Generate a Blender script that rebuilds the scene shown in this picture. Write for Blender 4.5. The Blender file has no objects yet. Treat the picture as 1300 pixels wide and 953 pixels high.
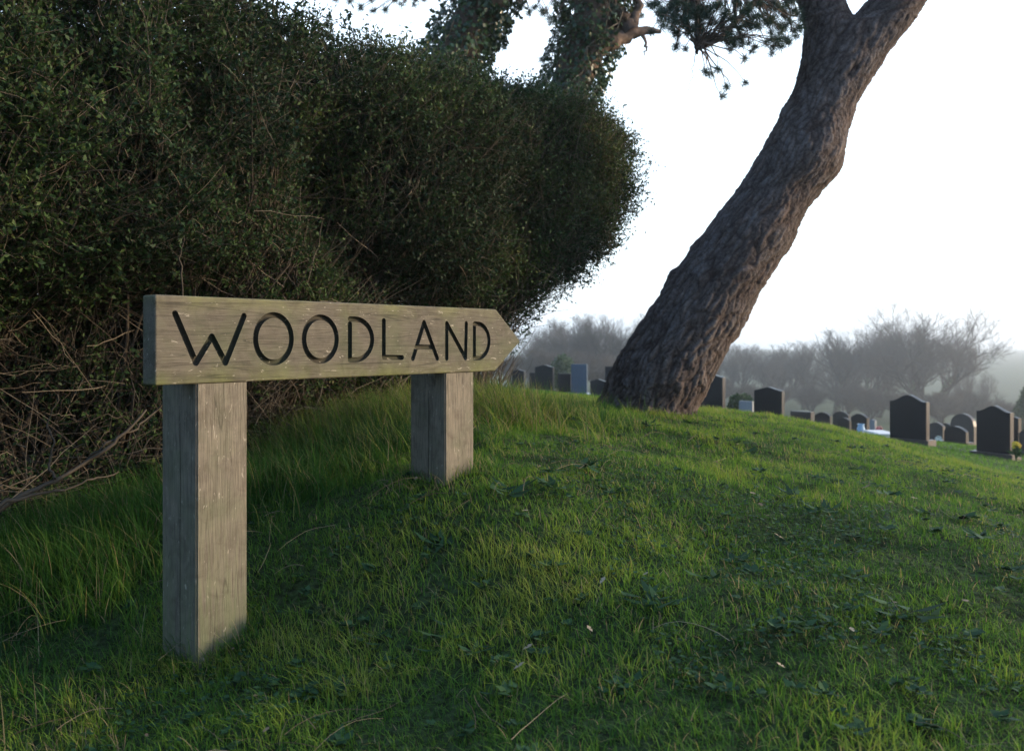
import bpy, math, random
import numpy as np
from mathutils import Vector
random.seed(7); RNG = np.random.default_rng(7)
SC = bpy.context.scene; COL = SC.collection
F = 1100.0; CX = 650.0; HY = 432.0          # photo focal length (px), centre column, eye-level row
def at(px, py, Y): return Vector(((px-CX)/F*Y, Y, (HY-py)/F*Y))
R = math.radians

# ------------------------------------------------------------ helpers
def tag(o, label=None, cat=None, group=None, kind=None):
    if label: o['label'] = label
    if cat: o['category'] = cat
    if group: o['group'] = group
    if kind: o['kind'] = kind
    return o
def empty(name, loc=(0,0,0), rz=0.0):
    o = bpy.data.objects.new(name, None); COL.objects.link(o); o.location = loc; o.rotation_euler = (0,0,rz)
    o.empty_display_size = 0.1
    return o
def link(name, me, mat, parent=None):
    o = bpy.data.objects.new(name, me); COL.objects.link(o)
    if mat is not None:
        me.materials.clear(); me.materials.append(mat)
    if parent is not None:
        o.parent = parent
        o.location = -Vector(parent.location) if parent.get('_world') else (0,0,0)
    return o
def mesh_np(name, V, faces, mat, parent=None, smooth=False, attrs=None, offset=None):
    """faces: list of int arrays (n,3) / (n,4)"""
    V = np.asarray(V, dtype=np.float32)
    if offset is not None: V = V - np.array(offset, dtype=np.float32)
    me = bpy.data.meshes.new(name)
    faces = [np.asarray(f, dtype=np.int32) for f in faces if len(f)]
    nl = sum(f.size for f in faces); nf = sum(len(f) for f in faces)
    me.vertices.add(len(V)); me.vertices.foreach_set('co', V.ravel())
    me.loops.add(nl); me.polygons.add(nf)
    li = np.concatenate([f.ravel() for f in faces])
    tot = np.concatenate([np.full(len(f), f.shape[1], np.int32) for f in faces])
    st = np.concatenate([[0], np.cumsum(tot)[:-1]]).astype(np.int32)
    me.loops.foreach_set('vertex_index', li); me.polygons.foreach_set('loop_start', st)
    me.polygons.foreach_set('loop_total', tot)
    if smooth: me.polygons.foreach_set('use_smooth', np.ones(nf, bool))
    me.update(calc_edges=True)
    if attrs:
        for k, a in attrs.items():
            at_ = me.attributes.new(k, 'FLOAT', 'POINT'); at_.data.foreach_set('value', np.asarray(a, np.float32))
    o = bpy.data.objects.new(name, me); COL.objects.link(o); me.materials.append(mat)
    if parent is not None: o.parent = parent
    return o
def _h(ix, iy, iz, s):
    n = (ix.astype(np.int64)*374761393 + iy.astype(np.int64)*668265263 + iz.astype(np.int64)*2147483647 + s*1274126177) & 0x7fffffff
    n = ((n ^ (n >> 13)) * 1274126177) & 0x7fffffff
    n = ((n ^ (n >> 16)) * 668265263) & 0x7fffffff
    return (n ^ (n >> 15)).astype(np.float64) / 0x7fffffff
def noise(x, y, z=0.0, s=0):
    x = np.asarray(x, float); y = np.asarray(y, float); z = np.zeros_like(x)+z
    ix, iy, iz = np.floor(x), np.floor(y), np.floor(z)
    fx, fy, fz = x-ix, y-iy, z-iz
    fx, fy, fz = [t*t*(3-2*t) for t in (fx, fy, fz)]
    r = 0
    for a in (0,1):
        for b in (0,1):
            for c in (0,1):
                w = (fx if a else 1-fx)*(fy if b else 1-fy)*(fz if c else 1-fz)
                r = r + w*_h(ix+a, iy+b, iz+c, s)
    return r
def fbm(x, y, z=0.0, s=0, o=3):
    r = 0; a = .5; t = 0
    for i in range(o):
        k = 2.03**i; r = r + a*noise(np.asarray(x)*k, np.asarray(y)*k, np.asarray(z)*k, s+i*17); t += a; a *= .5
    return r/t
def voronoi(x, y, z, s=0):
    ix, iy, iz = np.floor(x), np.floor(y), np.floor(z)
    f1 = np.full(x.shape, 9.); f2 = np.full(x.shape, 9.); idv = np.zeros(x.shape)
    for a in (-1,0,1):
        for b in (-1,0,1):
            for c in (-1,0,1):
                jx, jy, jz = ix+a, iy+b, iz+c
                d = np.sqrt((jx+_h(jx,jy,jz,s)-x)**2 + (jy+_h(jx,jy,jz,s+1)-y)**2 + (jz+_h(jx,jy,jz,s+2)-z)**2)
                m = d < f1
                f2 = np.where(m, f1, np.minimum(f2, d)); idv = np.where(m, _h(jx,jy,jz,s+3), idv); f1 = np.where(m, d, f1)
    return f1, f2, idv
def norm(v): return v/np.maximum(np.linalg.norm(v, axis=-1, keepdims=True), 1e-9)
def sstep(a, b, x):
    t = np.clip((np.asarray(x, float)-a)/(b-a), 0, 1); return t*t*(3-2*t)
def tubes(P, Rr, S=4, rnd=None):
    """P (N,K,3), Rr (N,K) -> V, F4, rnd per vertex. Open tubes that taper to a point."""
    P = np.asarray(P, float); Rr = np.asarray(Rr, float); N, K, _ = P.shape
    T = np.gradient(P, axis=1); T = norm(T)
    mean = norm(T.mean(axis=1)); ref = np.where(np.abs(mean[:, 2:3]) > .8, [[1.,0,0]], [[0,0,1.]])[:, None, :]
    U = norm(np.cross(T, np.broadcast_to(ref, T.shape))); W = np.cross(T, U)
    an = np.arange(S)*2*math.pi/S
    V = P[:, :, None, :] + Rr[:, :, None, None]*(np.cos(an)[None,None,:,None]*U[:, :, None, :] + np.sin(an)[None,None,:,None]*W[:, :, None, :])
    i = np.arange(N)[:, None, None]*K*S; k = np.arange(K-1)[None, :, None]*S; s = np.arange(S)[None, None, :]; s2 = (s+1) % S
    Fq = np.stack(np.broadcast_arrays(i+k+s, i+k+s2, i+k+S+s2, i+k+S+s), -1).reshape(-1, 4)
    r = RNG.random(N) if rnd is None else np.asarray(rnd)
    return V.reshape(-1, 3), Fq, np.repeat(r, K*S)
def join(parts):
    Vs, Fs, rs, off = [], {}, [], 0
    for V, Fq, r in parts:
        Vs.append(V); Fs.setdefault(Fq.shape[1], []).append(Fq+off); rs.append(r); off += len(V)
    return np.concatenate(Vs), [np.concatenate(v) for v in Fs.values()], np.concatenate(rs)
def leaves(C, D, Nrm, L, Wd, rnd, fold=0.0):
    """rhombic leaves: centre base C, direction D, normal N, length L, width W (arrays)"""
    D = norm(D); S = norm(np.cross(D, Nrm)); Nn = np.cross(S, D)
    L = L[:, None]; Wd = Wd[:, None]
    V = np.stack([C, C+D*L*.45+S*Wd*.5+Nn*L*fold, C+D*L, C+D*L*.45-S*Wd*.5+Nn*L*fold], 1).reshape(-1, 3)
    n = len(C); Fq = (np.arange(n)[:, None]*4 + np.array([0,1,2,3])[None]).astype(int)
    return V, Fq, np.repeat(rnd, 4)
def unit(n):
    v = RNG.normal(size=(n, 3)); return norm(v)

# ------------------------------------------------------------ materials
def new_mat(name):
    m = bpy.data.materials.new(name); m.use_nodes = True; nt = m.node_tree; nt.nodes.clear()
    return m, nt, (lambda t, **k: _node(nt, t, k)), nt.links.new
def _node(nt, t, k):
    n = nt.nodes.new(t)
    for a, b in k.items(): setattr(n, a, b)
    return n
def ramp(N, stops, interp='LINEAR'):
    r = N('ShaderNodeValToRGB'); r.color_ramp.interpolation = interp
    e = r.color_ramp.elements
    while len(e) > 1: e.remove(e[-1])
    e[0].position = stops[0][0]; e[0].color = (*stops[0][1], 1)
    for p, c in stops[1:]:
        x = e.new(p); x.color = (*c, 1)
    return r
def leafmat(name, stops, rough=.5, transl=.3, spec=.4):
    m, nt, N, Lk = new_mat(name)
    a = N('ShaderNodeAttribute', attribute_name='rnd'); r = ramp(N, stops); Lk(a.outputs['Fac'], r.inputs[0])
    b = N('ShaderNodeBsdfPrincipled'); b.inputs['Roughness'].default_value = rough
    b.inputs['Specular IOR Level'].default_value = spec
    t = N('ShaderNodeBsdfTranslucent'); mx = N('ShaderNodeMixShader'); mx.inputs[0].default_value = transl
    o = N('ShaderNodeOutputMaterial')
    Lk(r.outputs[0], b.inputs['Base Color']); Lk(r.outputs[0], t.inputs[0]); Lk(b.outputs[0], mx.inputs[1]); Lk(t.outputs[0], mx.inputs[2])
    Lk(mx.outputs[0], o.inputs[0]); return m
def attrmat(name, stops, rough=.8, spec=.2, nscale=0, bump=0):
    m, nt, N, Lk = new_mat(name)
    a = N('ShaderNodeAttribute', attribute_name='rnd'); r = ramp(N, stops); Lk(a.outputs['Fac'], r.inputs[0])
    b = N('ShaderNodeBsdfPrincipled'); b.inputs['Roughness'].default_value = rough; b.inputs['Specular IOR Level'].default_value = spec
    o = N('ShaderNodeOutputMaterial'); src = r.outputs[0]
    if nscale:
        tc = N('ShaderNodeTexCoord'); nz = N('ShaderNodeTexNoise'); nz.inputs['Scale'].default_value = nscale; nz.inputs['Detail'].default_value = 5
        Lk(tc.outputs['Object'], nz.inputs['Vector'])
        mr = N('ShaderNodeMapRange'); mr.inputs[1].default_value = .3; mr.inputs[2].default_value = .7; mr.inputs[3].default_value = .55; mr.inputs[4].default_value = 1.3
        Lk(nz.outputs[0], mr.inputs[0])
        mu = N('ShaderNodeVectorMath', operation='SCALE'); Lk(src, mu.inputs[0]); Lk(mr.outputs[0], mu.inputs['Scale']); src = mu.outputs[0]
        if bump:
            bp = N('ShaderNodeBump'); bp.inputs['Strength'].default_value = 1; bp.inputs['Distance'].default_value = bump
            Lk(nz.outputs[0], bp.inputs['Height']); Lk(bp.outputs[0], b.inputs['Normal'])
    Lk(src, b.inputs['Base Color']); Lk(b.outputs[0], o.inputs[0]); return m
def plain(name, col, rough=.5, spec=.5, nscale=0, amt=.3, bump=0):
    m, nt, N, Lk = new_mat(name)
    b = N('ShaderNodeBsdfPrincipled'); b.inputs['Roughness'].default_value = rough; b.inputs['Specular IOR Level'].default_value = spec
    b.inputs['Base Color'].default_value = (*col, 1); o = N('ShaderNodeOutputMaterial'); Lk(b.outputs[0], o.inputs[0])
    if nscale:
        tc = N('ShaderNodeTexCoord'); nz = N('ShaderNodeTexNoise'); nz.inputs['Scale'].default_value = nscale; nz.inputs['Detail'].default_value = 6
        Lk(tc.outputs['Object'], nz.inputs['Vector'])
        r = ramp(N, [(.3, tuple(c*(1-amt) for c in col)), (.7, tuple(c*(1+amt) for c in col))]); Lk(nz.outputs[0], r.inputs[0]); Lk(r.outputs[0], b.inputs['Base Color'])
        if bump:
            bp = N('ShaderNodeBump'); bp.inputs['Distance'].default_value = bump; Lk(nz.outputs[0], bp.inputs['Height']); Lk(bp.outputs[0], b.inputs['Normal'])
    return m

def woodmat(name, axis, base, green, grime, edges=()):
    """weathered oak; grain runs along object axis"""
    m, nt, N, Lk = new_mat(name)
    tc = N('ShaderNodeTexCoord')
    def noise_n(scale3, detail=6, rough=.6, dist=0.0):
        mp = N('ShaderNodeMapping'); mp.inputs['Scale'].default_value = scale3; Lk(tc.outputs['Object'], mp.inputs[0])
        n = N('ShaderNodeTexNoise'); n.inputs['Scale'].default_value = 1; n.inputs['Detail'].default_value = detail; n.inputs['Roughness'].default_value = rough
        n.inputs['Distortion'].default_value = dist; Lk(mp.outputs[0], n.inputs[0]); return n
    g = [420, 420, 420]; g[axis] = 14
    g2 = [60, 60, 60]; g2[axis] = 5
    fine = noise_n(g, 3, .5, .3); broad = noise_n(g2, 4, .55, 1.2); patch = noise_n((7,7,7), 5); sg = [120,120,120]; sg[axis] = 38; spot = noise_n(sg, 3, .5, 1.0)
    r1 = ramp(N, [(.25, tuple(c*.75 for c in base)), (.5, base), (.75, tuple(min(1, c*1.18) for c in base))]); Lk(broad.outputs[0], r1.inputs[0])
    r2 = ramp(N, [(.34, (.55,.53,.5)), (.5, (1,1,1)), (.7, (1.1,1.08,1.05))]); Lk(fine.outputs[0], r2.inputs[0])
    mul = N('ShaderNodeMix', data_type='RGBA', blend_type='MULTIPLY'); mul.inputs[0].default_value = .8
    Lk(r1.outputs[0], mul.inputs[6]); Lk(r2.outputs[0], mul.inputs[7])
    # algae
    rg = ramp(N, [(.46, (0,0,0)), (.68, (1,1,1))]); Lk(patch.outputs[0], rg.inputs[0])
    mg = N('ShaderNodeMix', data_type='RGBA'); mg.inputs[7].default_value = (*green, 1)
    ms = N('ShaderNodeMath', operation='MULTIPLY'); ms.inputs[1].default_value = grime; Lk(rg.outputs[0], ms.inputs[0]); Lk(ms.outputs[0], mg.inputs[0]); Lk(mul.outputs[2], mg.inputs[6])
    galg = mg.outputs[2]
    if edges:
        sx = N('ShaderNodeSeparateXYZ'); Lk(tc.outputs['Object'], sx.inputs[0])
    for z0_, z1_, amt, colr in edges:
        e1 = N('ShaderNodeMapRange'); e1.inputs[1].default_value = z0_; e1.inputs[2].default_value = z1_; e1.inputs[3].default_value = amt; e1.inputs[4].default_value = 0; Lk(sx.outputs[2], e1.inputs[0])
        en = N('ShaderNodeMapRange'); en.inputs[1].default_value = .35; en.inputs[2].default_value = .6; Lk((patch if len(edges) > 1 else broad).outputs[0], en.inputs[0])
        e2 = N('ShaderNodeMath', operation='MULTIPLY'); Lk(e1.outputs[0], e2.inputs[0]); Lk(en.outputs[0], e2.inputs[1])
        e3 = N('ShaderNodeMix', data_type='RGBA'); e3.inputs[7].default_value = (*colr, 1); Lk(e2.outputs[0], e3.inputs[0]); Lk(galg, e3.inputs[6]); galg = e3.outputs[2]
    blot = noise_n((16,16,16), 6, .7, .8); rb = ramp(N, [(.3, (.62,.60,.58)), (.52, (1,1,1)), (.75, (1.18,1.16,1.12))]); Lk(blot.outputs[0], rb.inputs[0])
    mb = N('ShaderNodeMix', data_type='RGBA', blend_type='MULTIPLY'); mb.inputs[0].default_value = .75; Lk(galg, mb.inputs[6]); Lk(rb.outputs[0], mb.inputs[7]); galg = mb.outputs[2]
    # pale lichen flecks
    rs = ramp(N, [(.66, (0,0,0)), (.72, (1,1,1))]); Lk(spot.outputs[0], rs.inputs[0])
    ml = N('ShaderNodeMix', data_type='RGBA'); ml.inputs[7].default_value = (.42,.38,.30, 1)
    mm = N('ShaderNodeMath', operation='MULTIPLY'); mm.inputs[1].default_value = .55; Lk(rs.outputs[0], mm.inputs[0]); Lk(mm.outputs[0], ml.inputs[0]); Lk(galg, ml.inputs[6])
    # knots / checks : thin dark cracks along the grain
    gc = [26, 26, 26]; gc[axis] = .9
    ck = noise_n(gc, 2, .4, .6)
    rc = ramp(N, [(.492, (1,1,1)), (.499, (.25,.25,.25)), (.503, (.25,.25,.25)), (.51, (1,1,1))]); Lk(ck.outputs[0], rc.inputs[0])
    mc = N('ShaderNodeMix', data_type='RGBA', blend_type='MULTIPLY'); mc.inputs[0].default_value = .55; Lk(ml.outputs[2], mc.inputs[6]); Lk(rc.outputs[0], mc.inputs[7])
    b = N('ShaderNodeBsdfPrincipled'); b.inputs['Roughness'].default_value = .85; b.inputs['Specular IOR Level'].default_value = .25
    Lk(mc.outputs[2], b.inputs['Base Color'])
    ad = N('ShaderNodeMath', operation='ADD'); Lk(fine.outputs[0], ad.inputs[0]); Lk(broad.outputs[0], ad.inputs[1])
    bp = N('ShaderNodeBump'); bp.inputs['Strength'].default_value = .8; bp.inputs['Distance'].default_value = .0016; Lk(ad.outputs[0], bp.inputs['Height']); Lk(bp.outputs[0], b.inputs['Normal'])
    o = N('ShaderNodeOutputMaterial'); Lk(b.outputs[0], o.inputs[0]); return m

M = {}
M['board'] = woodmat('weathered_board', 0, (.225,.178,.122), (.15,.15,.055), .5)
M['post'] = woodmat('weathered_post', 2, (.27,.22,.165), (.11,.13,.07), .45)
M['groove'] = woodmat('grimy_groove', 0, (.045,.04,.028), (.03,.04,.02), .8)
M['hedge_leaf'] = leafmat('hedge_leaf', [(0,(.012,.029,.012)),(.35,(.023,.050,.016)),(.7,(.044,.082,.022)),(.92,(.085,.115,.030)),(1,(.10,.095,.032))], .6, .28, .2)
M['hedge_twig'] = attrmat('hedge_twig', [(0,(.035,.028,.021)),(.6,(.085,.070,.050)),(1,(.19,.16,.115))], .9)
M['ivy'] = leafmat('ivy_leaf', [(0,(.018,.04,.014)),(.6,(.04,.08,.022)),(1,(.10,.12,.035))], .3, .15, .5)
M['grass'] = leafmat('grass_blade', [(0,(.018,.056,.014)),(.25,(.052,.135,.020)),(.5,(.110,.225,.027)),(.78,(.20,.29,.035)),(.86,(.28,.25,.08)),(.9,(.26,.20,.10)),(1,(.34,.27,.15))], .6, .48, .2)
M['weed'] = leafmat('weed_leaf', [(0,(.015,.045,.02)),(.6,(.03,.075,.03)),(1,(.06,.11,.035))], .65, .25, .15)
M['straw'] = attrmat('straw', [(0,(.08,.055,.035)),(.6,(.17,.13,.08)),(1,(.28,.23,.15))], .7)
M['needle'] = leafmat('pine_needle', [(0,(.012,.035,.022)),(.6,(.025,.06,.035)),(1,(.05,.085,.04))], .4, .2, .4)
M['twig'] = attrmat('bare_twig', [(0,(.028,.024,.020)),(.5,(.045,.037,.030)),(1,(.075,.060,.048))], .9)
M['ivy_far'] = leafmat('ivy_far', [(0,(.02,.045,.018)),(1,(.05,.085,.03))], .4, .15)
M['conifer'] = leafmat('evergreen_leaf', [(0,(.02,.05,.02)),(1,(.06,.11,.03))], .5, .2)
M['barkplain'] = attrmat('branch_bark', [(0,(.06,.045,.035)),(1,(.20,.14,.10))], .9, .2, 25, .01)
M['ground'] = plain('turf_soil', (.030,.045,.017), .95, .1, 45, .7, .02)
# ---- pine bark
def barkmat():
    m, nt, N, Lk = new_mat('pine_bark')
    h = N('ShaderNodeAttribute', attribute_name='plate'); v = N('ShaderNodeAttribute', attribute_name='rnd')
    r = ramp(N, [(0,(.026,.018,.015)),(.35,(.055,.042,.036)),(.7,(.090,.074,.067)),(1,(.135,.122,.116))]); Lk(h.outputs['Fac'], r.inputs[0])
    r2 = ramp(N, [(0,(.75,.68,.66)),(.5,(1,1,1)),(1,(1.25,1.1,1.0))]); Lk(v.outputs['Fac'], r2.inputs[0])
    mx = N('ShaderNodeMix', data_type='RGBA', blend_type='MULTIPLY'); mx.inputs[0].default_value = 1; Lk(r.outputs[0], mx.inputs[6]); Lk(r2.outputs[0], mx.inputs[7])
    tc = N('ShaderNodeTexCoord'); nz = N('ShaderNodeTexNoise'); nz.inputs['Scale'].default_value = 55; nz.inputs['Detail'].default_value = 6
    nz.inputs['Roughness'].default_value = .7; Lk(tc.outputs['Object'], nz.inputs[0])
    r3 = ramp(N, [(.3,(.55,.55,.55)),(.7,(1.35,1.33,1.3))]); Lk(nz.outputs[0], r3.inputs[0])
    m2 = N('ShaderNodeMix', data_type='RGBA', blend_type='MULTIPLY'); m2.inputs[0].default_value = 1; Lk(mx.outputs[2], m2.inputs[6]); Lk(r3.outputs[0], m2.inputs[7])
    b = N('ShaderNodeBsdfPrincipled'); b.inputs['Roughness'].default_value = .9; b.inputs['Specular IOR Level'].default_value = .2
    Lk(m2.outputs[2], b.inputs['Base Color'])
    bp = N('ShaderNodeBump'); bp.inputs['Distance'].default_value = .012; bp.inputs['Strength'].default_value = .9; Lk(nz.outputs[0], bp.inputs['Height']); Lk(bp.outputs[0], b.inputs['Normal'])
    o = N('ShaderNodeOutputMaterial'); Lk(b.outputs[0], o.inputs[0]); return m
M['bark'] = barkmat()
M['granite'] = plain('black_granite', (.007,.009,.014), .42, .25, 180, .5)
M['granite_brown'] = plain('brown_granite', (.05,.042,.04), .45, .35, 120, .5)
M['slate'] = plain('blue_slate', (.05,.08,.12), .4, .5, 60, .25)
M['greystone'] = plain('grey_stone', (.22,.23,.24), .7, .4, 50, .3)
M['palestone'] = plain('pale_stone', (.55,.55,.54), .7, .4, 50, .2)
M['yellow'] = plain('yellow_petal', (.75,.55,.03), .5, .3, 90, .2)
M['white'] = plain('white_petal', (.75,.75,.62), .5, .3, 90, .15)
M['pink'] = plain('pink_petal', (.65,.16,.16), .5, .3, 90, .25)
M['bluepot'] = plain('pale_blue_vase', (.35,.52,.70), .4, .4, 30, .1)
M['stemgreen'] = plain('cut_stem_leaf', (.05,.11,.03), .5, .3, 60, .4)

# ------------------------------------------------------------ terrain
CP = []
def cps(Y, pts): CP.extend([((px-CX)/F, math.log(Y), py-HY) for px, py in pts])
cps(1.2, [(-500,1180),(260,1190),(650,1110),(1300,1085),(1900,1085)])
cps(2.2, [(-500,880),(-100,872),(260,852),(480,800),(650,757),(1000,738),(1300,748),(1900,800)])
cps(2.9, [(-500,760),(50,712),(350,665),(575,606),(900,640),(1300,668),(1900,760)])
cps(3.8, [(-500,660),(200,622),(400,585),(620,556),(800,572),(1000,592),(1300,632),(1900,730)])
cps(5.0, [(-300,590),(300,562),(480,530),(620,519),(850,532),(1000,550),(1150,582),(1300,612),(1900,720)])
cps(6.5, [(-300,540),(500,512),(700,507),(850,516),(1000,532),(1150,566),(1300,612),(1900,720)])
cps(10,  [(-300,520),(600,501),(700,501),(900,530),(1050,562),(1150,578),(1300,610),(1900,700)])
cps(17,  [(-300,500),(640,493),(700,499),(760,507),(900,524),(1050,549),(1150,559),(1220,567),(1300,578),(1900,640)])
cps(28,  [(-300,495),(640,494),(700,500),(760,504),(900,522),(1050,549),(1150,559),(1220,566),(1300,572),(1900,610)])
cps(65,  [(-300,492),(700,500),(900,518),(1050,540),(1150,550),(1300,556),(1900,580)])
cps(125, [(-300,485),(700,494),(900,510),(1050,528),(1150,536),(1300,542),(1900,560)])
cps(320, [(-300,462),(650,466),(1300,472),(1900,476)])
cps(1000, [(-300,444),(650,444),(1300,445),(1900,446)])
cps(5000,[(-300,434),(650,434),(1300,434),(1900,434)])
CP = np.array(CP); _xy = CP[:, :2]; _n = len(CP)
def _phi(r2): return .5*r2*np.log(np.maximum(r2, 1e-12))
_A = np.zeros((_n+3, _n+3)); _A[:_n,:_n] = _phi(((_xy[:,None]-_xy[None])**2).sum(-1)) + np.eye(_n)*.002
_A[:_n,_n] = 1; _A[:_n,_n+1:] = _xy; _A[_n,:_n] = 1; _A[_n+1:,:_n] = _xy.T
_w = np.linalg.solve(_A, np.concatenate([CP[:,2], [0,0,0]]))
def ground_base(x, y):
    x = np.atleast_1d(np.asarray(x, float)); y = np.atleast_1d(np.asarray(y, float))
    yy = np.clip(y, 1.2, 5000); u = np.clip(x/yy, -1.3, 1.3); v = np.log(yy)
    s = _w[_n] + _w[_n+1]*u + _w[_n+2]*v
    for i in range(_n): s = s + _w[i]*_phi((u-_xy[i,0])**2 + (v-_xy[i,1])**2)
    return -s/F*yy
def ground(x, y):
    b = ground_base(x, y); x = np.atleast_1d(x); y = np.atleast_1d(y)
    near = 1-sstep(9, 20, y)
    return b + near*((fbm(x*1.6, y*1.6, 0, 5)-.5)*.07 + (fbm(x*7, y*7, 0, 9)-.5)*.028)
def gz(x, y): return float(ground(x, y)[0])

def build_ground():
    ys = np.concatenate([np.linspace(-6, .9, 24), np.linspace(1.0, 8, 260), 8*np.exp(np.linspace(.01, math.log(1800/8), 150))])
    us = np.linspace(-1, 1, 261)
    X = []; Y = []
    for y in ys:
        hw = max(7.5, 1.45*y) if y < 8 else 1.45*y
        X.append(us*hw); Y.append(np.full(len(us), y))
    X = np.array(X); Y = np.array(Y); Z = ground(X.ravel(), Y.ravel())
    nx = len(us); ny = len(ys)
    V = np.stack([X.ravel(), Y.ravel(), Z], 1)
    i = (np.arange(ny-1)[:,None]*nx + np.arange(nx-1)[None]).ravel()
    Fq = np.stack([i, i+1, i+1+nx, i+nx], 1)
    o = mesh_np('ground', V, [Fq], M['ground'], smooth=True); tag(o, kind='structure'); o['label'] = 'grassy mound and lawn falling away to the misty horizon'
build_ground()

# ------------------------------------------------------------ sign
TH = math.atan(890/F); d3 = Vector((math.sin(TH), math.cos(TH), 0)); n3 = Vector((math.cos(TH), -math.sin(TH), 0))
dv = np.array(d3); nv = np.array(n3)
def aq(a, q, z): # hedge/sign frame to world; a along, q distance from the camera behind the plane
    a = np.asarray(a, float); q = np.asarray(q, float); z = np.asarray(z, float)
    return np.stack([a*dv[0]-q*nv[0], a*dv[1]-q*nv[1], z+0*a], -1)
P0 = Vector(((197-CX)/F*2.104, 2.104, 0)); Q0 = -(P0.dot(n3))
def on_board(px, py):
    u = (px-CX)/F; y = -Q0/(u*n3.x + n3.y); P = Vector((u*y, y, 0))
    return (P-P0).dot(d3), (HY-py)/F*y
def build_sign():
    gzl = gz(*(P0+d3*.2).xy)
    root = empty('wooden_signpost', (P0.x, P0.y, gzl), math.pi/2-TH)
    tag(root, 'weathered oak arrow sign reading WOODLAND carried on two square posts', 'sign')
    # local frame: x along board, y = -n (behind), z up
    zo = -gzl
    xt, _ = on_board(661, 434); x1, zt1 = on_board(629, 393); _, zb1 = on_board(629, 471)
    zt, zb = .1115, -.1095; T = .061
    M['board'] = woodmat('weathered_board', 0, (.112,.099,.074), (.08,.09,.045), .65, ((zb+zo, zb+zo+.05, .75, (.13,.14,.045)), (zt+zo, zt+zo-.05, .6, (.17,.17,.07))))
    M['post'] = woodmat('weathered_post', 2, (.158,.138,.103), (.09,.105,.055), .45, ((.10, .42, .7, (.11,.125,.065)),))
    prof = [(0, zb), (x1, zb), (xt, (zt+zb)/2-.004), (x1+.004, zt), (0, zt)]
    import bmesh
    bm = bmesh.new()
    f_ = [bm.verts.new((x, 0, z+zo)) for x, z in prof]; b_ = [bm.verts.new((x, T, z+zo)) for x, z in prof]
    bm.faces.new(f_); bm.faces.new(b_[::-1]); n = len(prof)
    for i in range(n): bm.faces.new((f_[i], b_[i], b_[(i+1)%n], f_[(i+1)%n]))
    bmesh.ops.recalc_face_normals(bm, faces=bm.faces)
    bmesh.ops.bevel(bm, geom=bm.edges[:], offset=.005, segments=3, affect='EDGES', profile=.5)
    me = bpy.data.meshes.new('board'); bm.to_mesh(me); bm.free(); me.materials.append(M['board']); me.materials.append(M['groove'])
    board = bpy.data.objects.new('board', me); COL.objects.link(board); board.parent = root
    # strokes
    S = []
    B = on_board
    S.append([B(222.3,398),B(248.8,460.5),B(269,427),B(286.3,460.5),B(309.8,401)])
    def ell(l, r, t, b, n=40):
        out = []
        for k in range(n+1):
            a = math.pi/2 - 2*math.pi*k/n
            out.append(B((l+r)/2+(r-l)/2*math.cos(a), (t+b)/2-(b-t)/2*math.sin(a)))
        return out
    closed = [ell(324.5,370.0,399.8,460.2), ell(386,427.4,402.6,458.2)]
    def bowl(xs, t, b, xr):
        pts = [(xs, t), (xs+(xr-xs)*.22, t)]
        for k in range(1, 16):
            a = math.pi/2 - math.pi*k/16
            pts.append((xs+(xr-xs)*.22+(xr-xs)*.78*math.cos(a), (t+b)/2-(b-t)/2*math.sin(a)))
        pts += [(xs+(xr-xs)*.22, b), (xs, b)]
        return [B(*p) for p in pts]
    S.append([B(444.3,411),B(444.3,455.3)]); S.append(bowl(444.3,405,456.8,472.6))
    S.append([B(487.3,407),B(487.3,453.5),B(510.5,453.8)])
    S.append([B(524.2,455),B(538.4,409.2),B(555.2,455)]); S.append([B(529.5,440.5),B(549.3,440.5)])
    S.append([B(567.2,455),B(567.2,410.5),B(591,454.5),B(592,410.5)])
    S.append([B(602.3,411),B(602.3,454.5)]); S.append(bowl(602.3,411,454.6,620.8))
    w = .0080; depth = .015
    def cutter(path, close=False):
        P = [np.array(p) for p in path]
        # resample for caps
        secs = []
        if not close:
            t0 = (P[1]-P[0])/np.linalg.norm(P[1]-P[0]); t1 = (P[-1]-P[-2])/np.linalg.norm(P[-1]-P[-2])
            for f in (1,.85,.5): secs.append((P[0]-t0*w*f, t0, max(.06, math.sqrt(1-f*f))))
            secs.append((P[0], t0, 1))
            for i in range(1, len(P)-1):
                t = (P[i+1]-P[i])/np.linalg.norm(P[i+1]-P[i]) + (P[i]-P[i-1])/np.linalg.norm(P[i]-P[i-1]); t /= np.linalg.norm(t)
                c = abs(np.dot(t, (P[i]-P[i-1])/np.linalg.norm(P[i]-P[i-1])))
                secs.append((P[i], t, 1/max(c, .35)))
            secs.append((P[-1], t1, 1))
            for f in (.5,.85,1): secs.append((P[-1]+t1*w*f, t1, max(.06, math.sqrt(1-f*f))))
        else:
            P = P[:-1]; m_ = len(P)
            for i in range(m_):
                t = P[(i+1)%m_]-P[i-1]; t /= np.linalg.norm(t); secs.append((P[i], t, 1))
        bm = bmesh.new(); rings = []
        pr = [(-1,-.006),(-1,depth*.55),(-.6,depth*.92),(0,depth),(.6,depth*.92),(1,depth*.55),(1,-.006)]
        for p, t, k in secs:
            nn = np.array([-t[1], t[0]])
            kk = min(k, 1)
            rings.append([bm.verts.new((p[0]+nn[0]*w*k*s, (dd if dd < 0 else dd*(.35+.65*kk)), p[1]+nn[1]*w*k*s+zo)) for s, dd in pr])
        m_ = len(rings); q = len(pr)
        for i in range(m_ if close else m_-1):
            A_, B_ = rings[i], rings[(i+1)%m_]
            for j in range(q): bm.faces.new((A_[j], A_[(j+1)%q], B_[(j+1)%q], B_[j]))
        if not close: bm.faces.new(rings[0][::-1]); bm.faces.new(rings[-1])
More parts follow.
